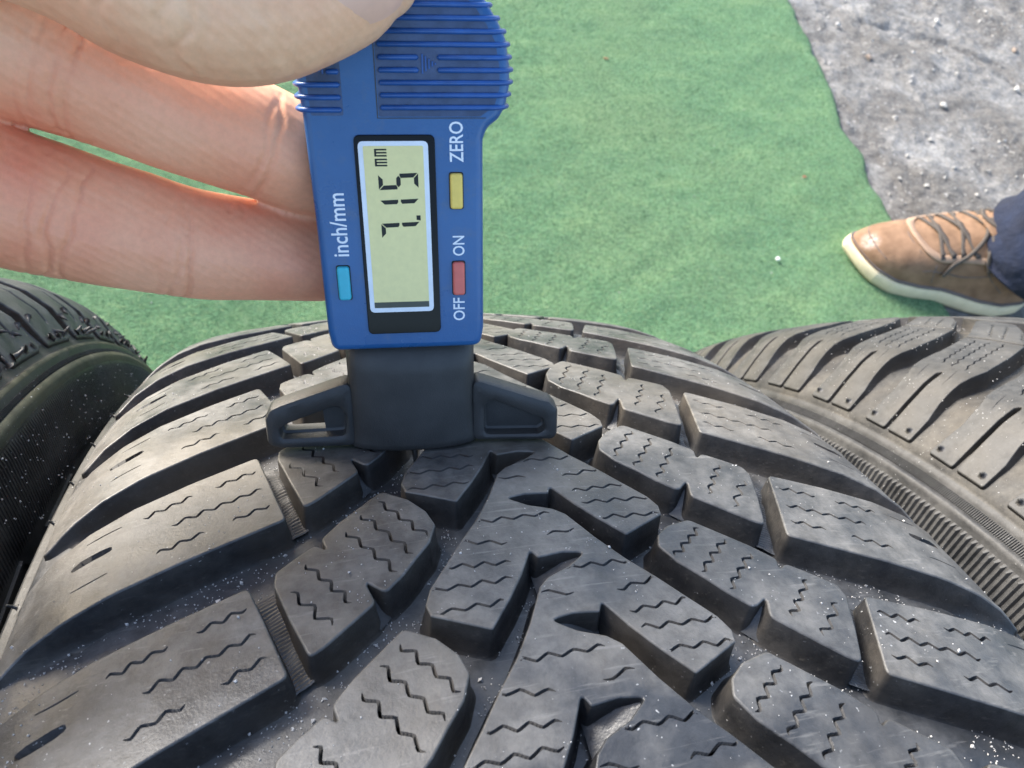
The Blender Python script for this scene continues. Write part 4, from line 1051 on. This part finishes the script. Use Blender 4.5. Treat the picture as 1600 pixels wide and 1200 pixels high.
def upper_pt(x, t):
    """t -1 near edge .. +1 far edge, over the instep"""
    yn, yf = float(np.interp(x, NX, NY)) + 2.5, float(np.interp(x, FX, FY)) - 2.5
    yc, hw = (yn + yf) / 2, (yf - yn) / 2
    taper = float(np.interp(x, [718, 760, 830, 900, 1016], [0, 0, .06, .20, .25]))
    a = t * math.pi / 2; sgn = 1 if t >= 0 else -1
    yy = yc + 4 * 0 + sgn * hw * (abs(math.sin(a)) ** .72) * (1 - taper * math.cos(a) ** .8); zz = 24 + (upper_h(x) - 24) * (max(0, math.cos(a)) ** .62)
    return np.array((x, yy, zz))
def shoe():
    V = []; F = []; xs_ = np.concatenate([[719.5, 721, 723.5, 727, 732], np.linspace(740, 1012, 46)]); nt_ = 28
    for x in xs_:
        for k in range(nt_ + 1):
            p = upper_pt(x, k / nt_ * 2 - 1)
            w = 1.4 * math.exp(-((x - 838) / 5) ** 2) * (abs(k / nt_ * 2 - 1) < .8) + 1.2 * math.exp(-((x - 800 - 14 * (k / nt_ * 2 - 1)) / 4) ** 2)
            V.append((p[0], p[1], p[2] - w))
    m_ = nt_ + 1
    for i in range(len(xs_) - 1):
        for k in range(nt_): F.append((i * m_ + k, i * m_ + k + 1, (i + 1) * m_ + k + 1, (i + 1) * m_ + k))
    F.append(tuple(range(m_))); F.append(tuple((len(xs_) - 1) * m_ + k for k in range(m_)))
    me = mkmesh('shoe', V, F, M_LEA); recalc(me); return me
sh = link('shoe', shoe(), walker, WO)
link('sole', sole(0, 23, .8, M_SOLE, 'sole'), sh); link('welt', sole(22, 27.5, -1.4, M_WELT, 'welt'), sh)
def strip(name, pts, w, th, m_, lift=1.5):
    """flat ribbon that follows the upper: list of (x, t)"""
    q = np.array([upper_pt(x, t) for x, t in pts]); V = []; F = []
    q = spline(np.hstack([q, np.zeros((len(q), 1))]), 3)[:, :3]
    for i, p in enumerate(q):
        d = q[min(i + 1, len(q) - 1)] - q[max(i - 1, 0)]; d /= np.linalg.norm(d) + 1e-9
        cen = np.array((p[0], (float(np.interp(p[0], NX, NY)) + float(np.interp(p[0], FX, FY))) / 2, 25)); nn = p - cen; nn[0] = 0; nn -= d * (nn @ d); nn /= np.linalg.norm(nn) + 1e-9
        s_ = np.cross(nn, d)
        for a, h in ((-1, -.5), (-.8, th), (.8, th), (1, -.5)): V.append(tuple(p + s_ * a * w / 2 + nn * (lift + h)))
    for i in range(len(q) - 1):
        for k in range(4):
            j = (k + 1) % 4; F.append((i * 4 + k, i * 4 + j, (i + 1) * 4 + j, (i + 1) * 4 + k))
    F.append((0, 1, 2, 3)); e = (len(q) - 1) * 4; F.append((e, e + 1, e + 2, e + 3))
    me = mkmesh(name, V, F, m_); recalc(me); return me
link('eyestay', strip('eyestay', [(880, -.55), (845, -.52), (812, -.46), (796, -.25), (790, 0), (795, .3), (812, .5), (850, .55), (885, .55)], 11, .8, M_LEA2, .4), sh)
for k, (a, b) in enumerate([((812, -.42), (826, .42)), ((826, -.45), (812, .42)), ((838, -.45), (855, .42)), ((855, -.48), (838, .42)), ((868, -.45), (884, .4)), ((884, -.45), (868, .4))]):
    link('lace', strip('lace', [a, ((a[0] + b[0]) / 2, 0), b], 9, 1.0, M_LACE, 1.4 + .5 * (k % 2)), sh)
link('lace', strip('lace', [(884, .2), (868, -.1), (846, -.42), (826, -.62), (818, -.82)], 6, 1.6, M_LACE, 3.0), sh)
link('lace', strip('lace', [(886, .1), (872, -.25), (866, -.5), (872, -.72)], 9, 1.6, M_LACE, 4.0), sh)
link('lace', strip('lace', [(888, .1), (892, -.2), (884, -.5), (896, -.7)], 9, 1.6, M_LACE, 4.0), sh)
M_EYE = plain('eyelet', (.03, .028, .026), .5)
for x in (812, 826, 838, 855, 868, 884):
    for t in (-.46, .45):
        link('eyelet', strip('eyelet', [(x - 2.6, t), (x, t), (x + 2.6, t)], 5.2, .6, M_EYE, 1.2), sh)
link('tongue', strip('tongue', [(872, 0), (890, .02), (905, .04), (920, .04)], 44, 3, M_LEA, 2.0), sh)
for pts_ in ([(790, -.75), (800, -.72), (822, -.78), (850, -.82), (885, -.72), (910, -.5)], [(786, -.3), (781, 0), (787, .32)], [(806, -.6), (806, -.75), (812, -.95)], [(868, -.62), (880, -.8), (905, -.93)], [(745, -.55), (738, -.2), (738, .2), (746, .55)]):
    link('seam', strip('seam', pts_, 1.3, .3, M_WELT, .25), sh)
link('lace', strip('lace', [(884, .3), (876, .1), (886, -.05), (896, .1), (890, .3)], 7, 2.2, M_LACE, 5.0), sh)
def trousers():
    V = []; F = []; nr = 40
    lv = [(66, 0, 0, .96), (70, 0, 0, 1), (80, 0, 0, 1.02), (88, 1, 0, .98), (98, 2, 0, 1.03), (108, 4, 1, .98), (118, 6, 1, 1.03), (130, 9, 1, .97), (150, 12, 2, 1.0), (175, 16, 3, .98), (210, 22, 4, 1.0), (300, 36, 6, 1.06), (420, 55, 9, 1.16), (520, 72, 12, 1.25)]
    for k, (z_, dx, dy, s_) in enumerate(lv):
        for i in range(nr):
            a = 2 * math.pi * i / nr; fold = 1 + .05 * math.sin(3 * a + z_ * .02) * (z_ > 70) + .10 * (vnoise(a * 2.2, z_ / 16, 41) - .5) * (z_ > 70)
            V.append((942 + dx + math.cos(a) * 80 * s_ * fold, 624 + dy + math.sin(a) * 78 * s_ * fold, z_ + (12 * math.cos(a - math.pi) if z_ < 80 else 0)))
    for k in range(len(lv) - 1):
        for i in range(nr):
            j = (i + 1) % nr; F.append((k * nr + i, k * nr + j, (k + 1) * nr + j, (k + 1) * nr + i))
    F.append(tuple((len(lv) - 1) * nr + i for i in range(nr)))
    me = mkmesh('trousers', V, F, M_DENIM); recalc(me); return me
tr = link('trousers', trousers(), walker, WO)

# ------------------------------------------------------------------ loose bits on the ground
def rock(name, s, m_, seed):
    bm = bmesh.new(); bmesh.ops.create_icosphere(bm, subdivisions=1, radius=1)
    for v in bm.verts:
        n_ = float(vnoise(v.co.x * 1.6 + seed, v.co.y * 1.6 + v.co.z * 1.3, seed)); v.co *= .55 + .8 * n_; v.co.x *= s[0] * MM; v.co.y *= s[1] * MM; v.co.z *= s[2] * MM
    me = bpy.data.meshes.new(name); bm.to_mesh(me); bm.free(); me.materials.append(m_); return me
M_STONE = plain('pale_stone', (.36, .35, .33), .85, .3, .2, 200, .5, 500); M_STONE2 = plain('brown_stone', (.24, .19, .15), .85, .3, .2, 200, .5, 500)
o = link('pebble', rock('pebble', (3.6, 3.2, 2.6), plain('white_stone', (.78, .78, .76), .7), 3), None, (605, 695, 7.5)); tag(o, 'small white pebble on the green carpet left of the shoe toe', 'pebble')
o = link('leaf_scrap', rock('leaf_scrap', (6, 2.6, 1.6), plain('dry_leaf', (.30, .17, .08), .8), 4), None, (458, 1125, 7.5)); tag(o, 'brown dry leaf scrap on the carpet near the gauge top', 'leaf')
o = link('leaf_scrap', rock('leaf_scrap', (4.5, 2.2, 1.4), plain('red_leaf', (.34, .12, .07), .8), 5), None, (720, 860, 7)); tag(o, 'small reddish leaf scrap on the carpet near its edge', 'leaf')
STN = [(1012, 1190, 9, 0, 'brownish stone on the concrete, left of the paler broken slab'), (1110, 1060, 8, 1, 'pale rounded stone in the middle of the rough concrete'), (990, 1290, 6, 1, 'small pale stone on the concrete close to the carpet edge, near the frame top'),
       (1250, 1330, 8, 1, 'pale stone at the top of the frame, farthest along the concrete'), (1180, 880, 6, 1, 'pale stone on the concrete above the shoe laces'), (1320, 1120, 9, 1, 'largest pale stone on the concrete at the right edge'),
       (1400, 1250, 9, 0, 'dark stone on the concrete near the upper right corner'), (960, 880, 4, 1, 'tiny pale stone on the concrete just beyond the shoe toe')]
for i, (x, y, s, pale, lb) in enumerate(STN):
    o = link('pebble', rock('pebble', (s, s * random.uniform(.6, .9), s * .6), M_STONE if pale else M_STONE2, 10 + i), None, (x, y, 0)); o.rotation_euler = (0, 0, random.uniform(0, 6))
    tag(o, lb, 'pebble', 'loose stones on the concrete')
# fine rubble crumbs nobody could count
GV = []; GF = []
for i in range(11000):
    x, y = rng.uniform(850, 1650), rng.uniform(700, 1520)
    if x < float(np.interp(y, EY, EX)) + 4: continue
    if vnoise(x / 70, y / 70, 51) < .45 and rng.random() < .7: continue
    zz = float((vnoise(x / 120, y / 120, 1) - .5) * 9 + (vnoise(x / 38, y / 38, 2) - .5) * 5 - 1.0) - (3 if x < 900 else 0)
    grain(np.array((x, y, zz + .6)), min(4.5, .5 + .6 * rng.pareto(2.4)))
o = link('rubble', mkmesh('rubble', GV, GF, M_STONE, False)); tag(o, 'pale concrete crumbs strewn over the rough ground', 'rubble', kind='stuff')
GV = []; GF = []
for i in range(420):
    x, y = rng.uniform(-450, 850), rng.uniform(540, 1400)
    grain(np.array((x, y, rng.uniform(5.5, 7.5))), min(1.6, .35 + .3 * rng.pareto(2.6)))
o = link('carpet_grit', mkmesh('carpet_grit', GV, GF, M_STONE, False)); tag(o, 'tiny pale grit specks scattered on the green carpet', 'grit', kind='stuff')
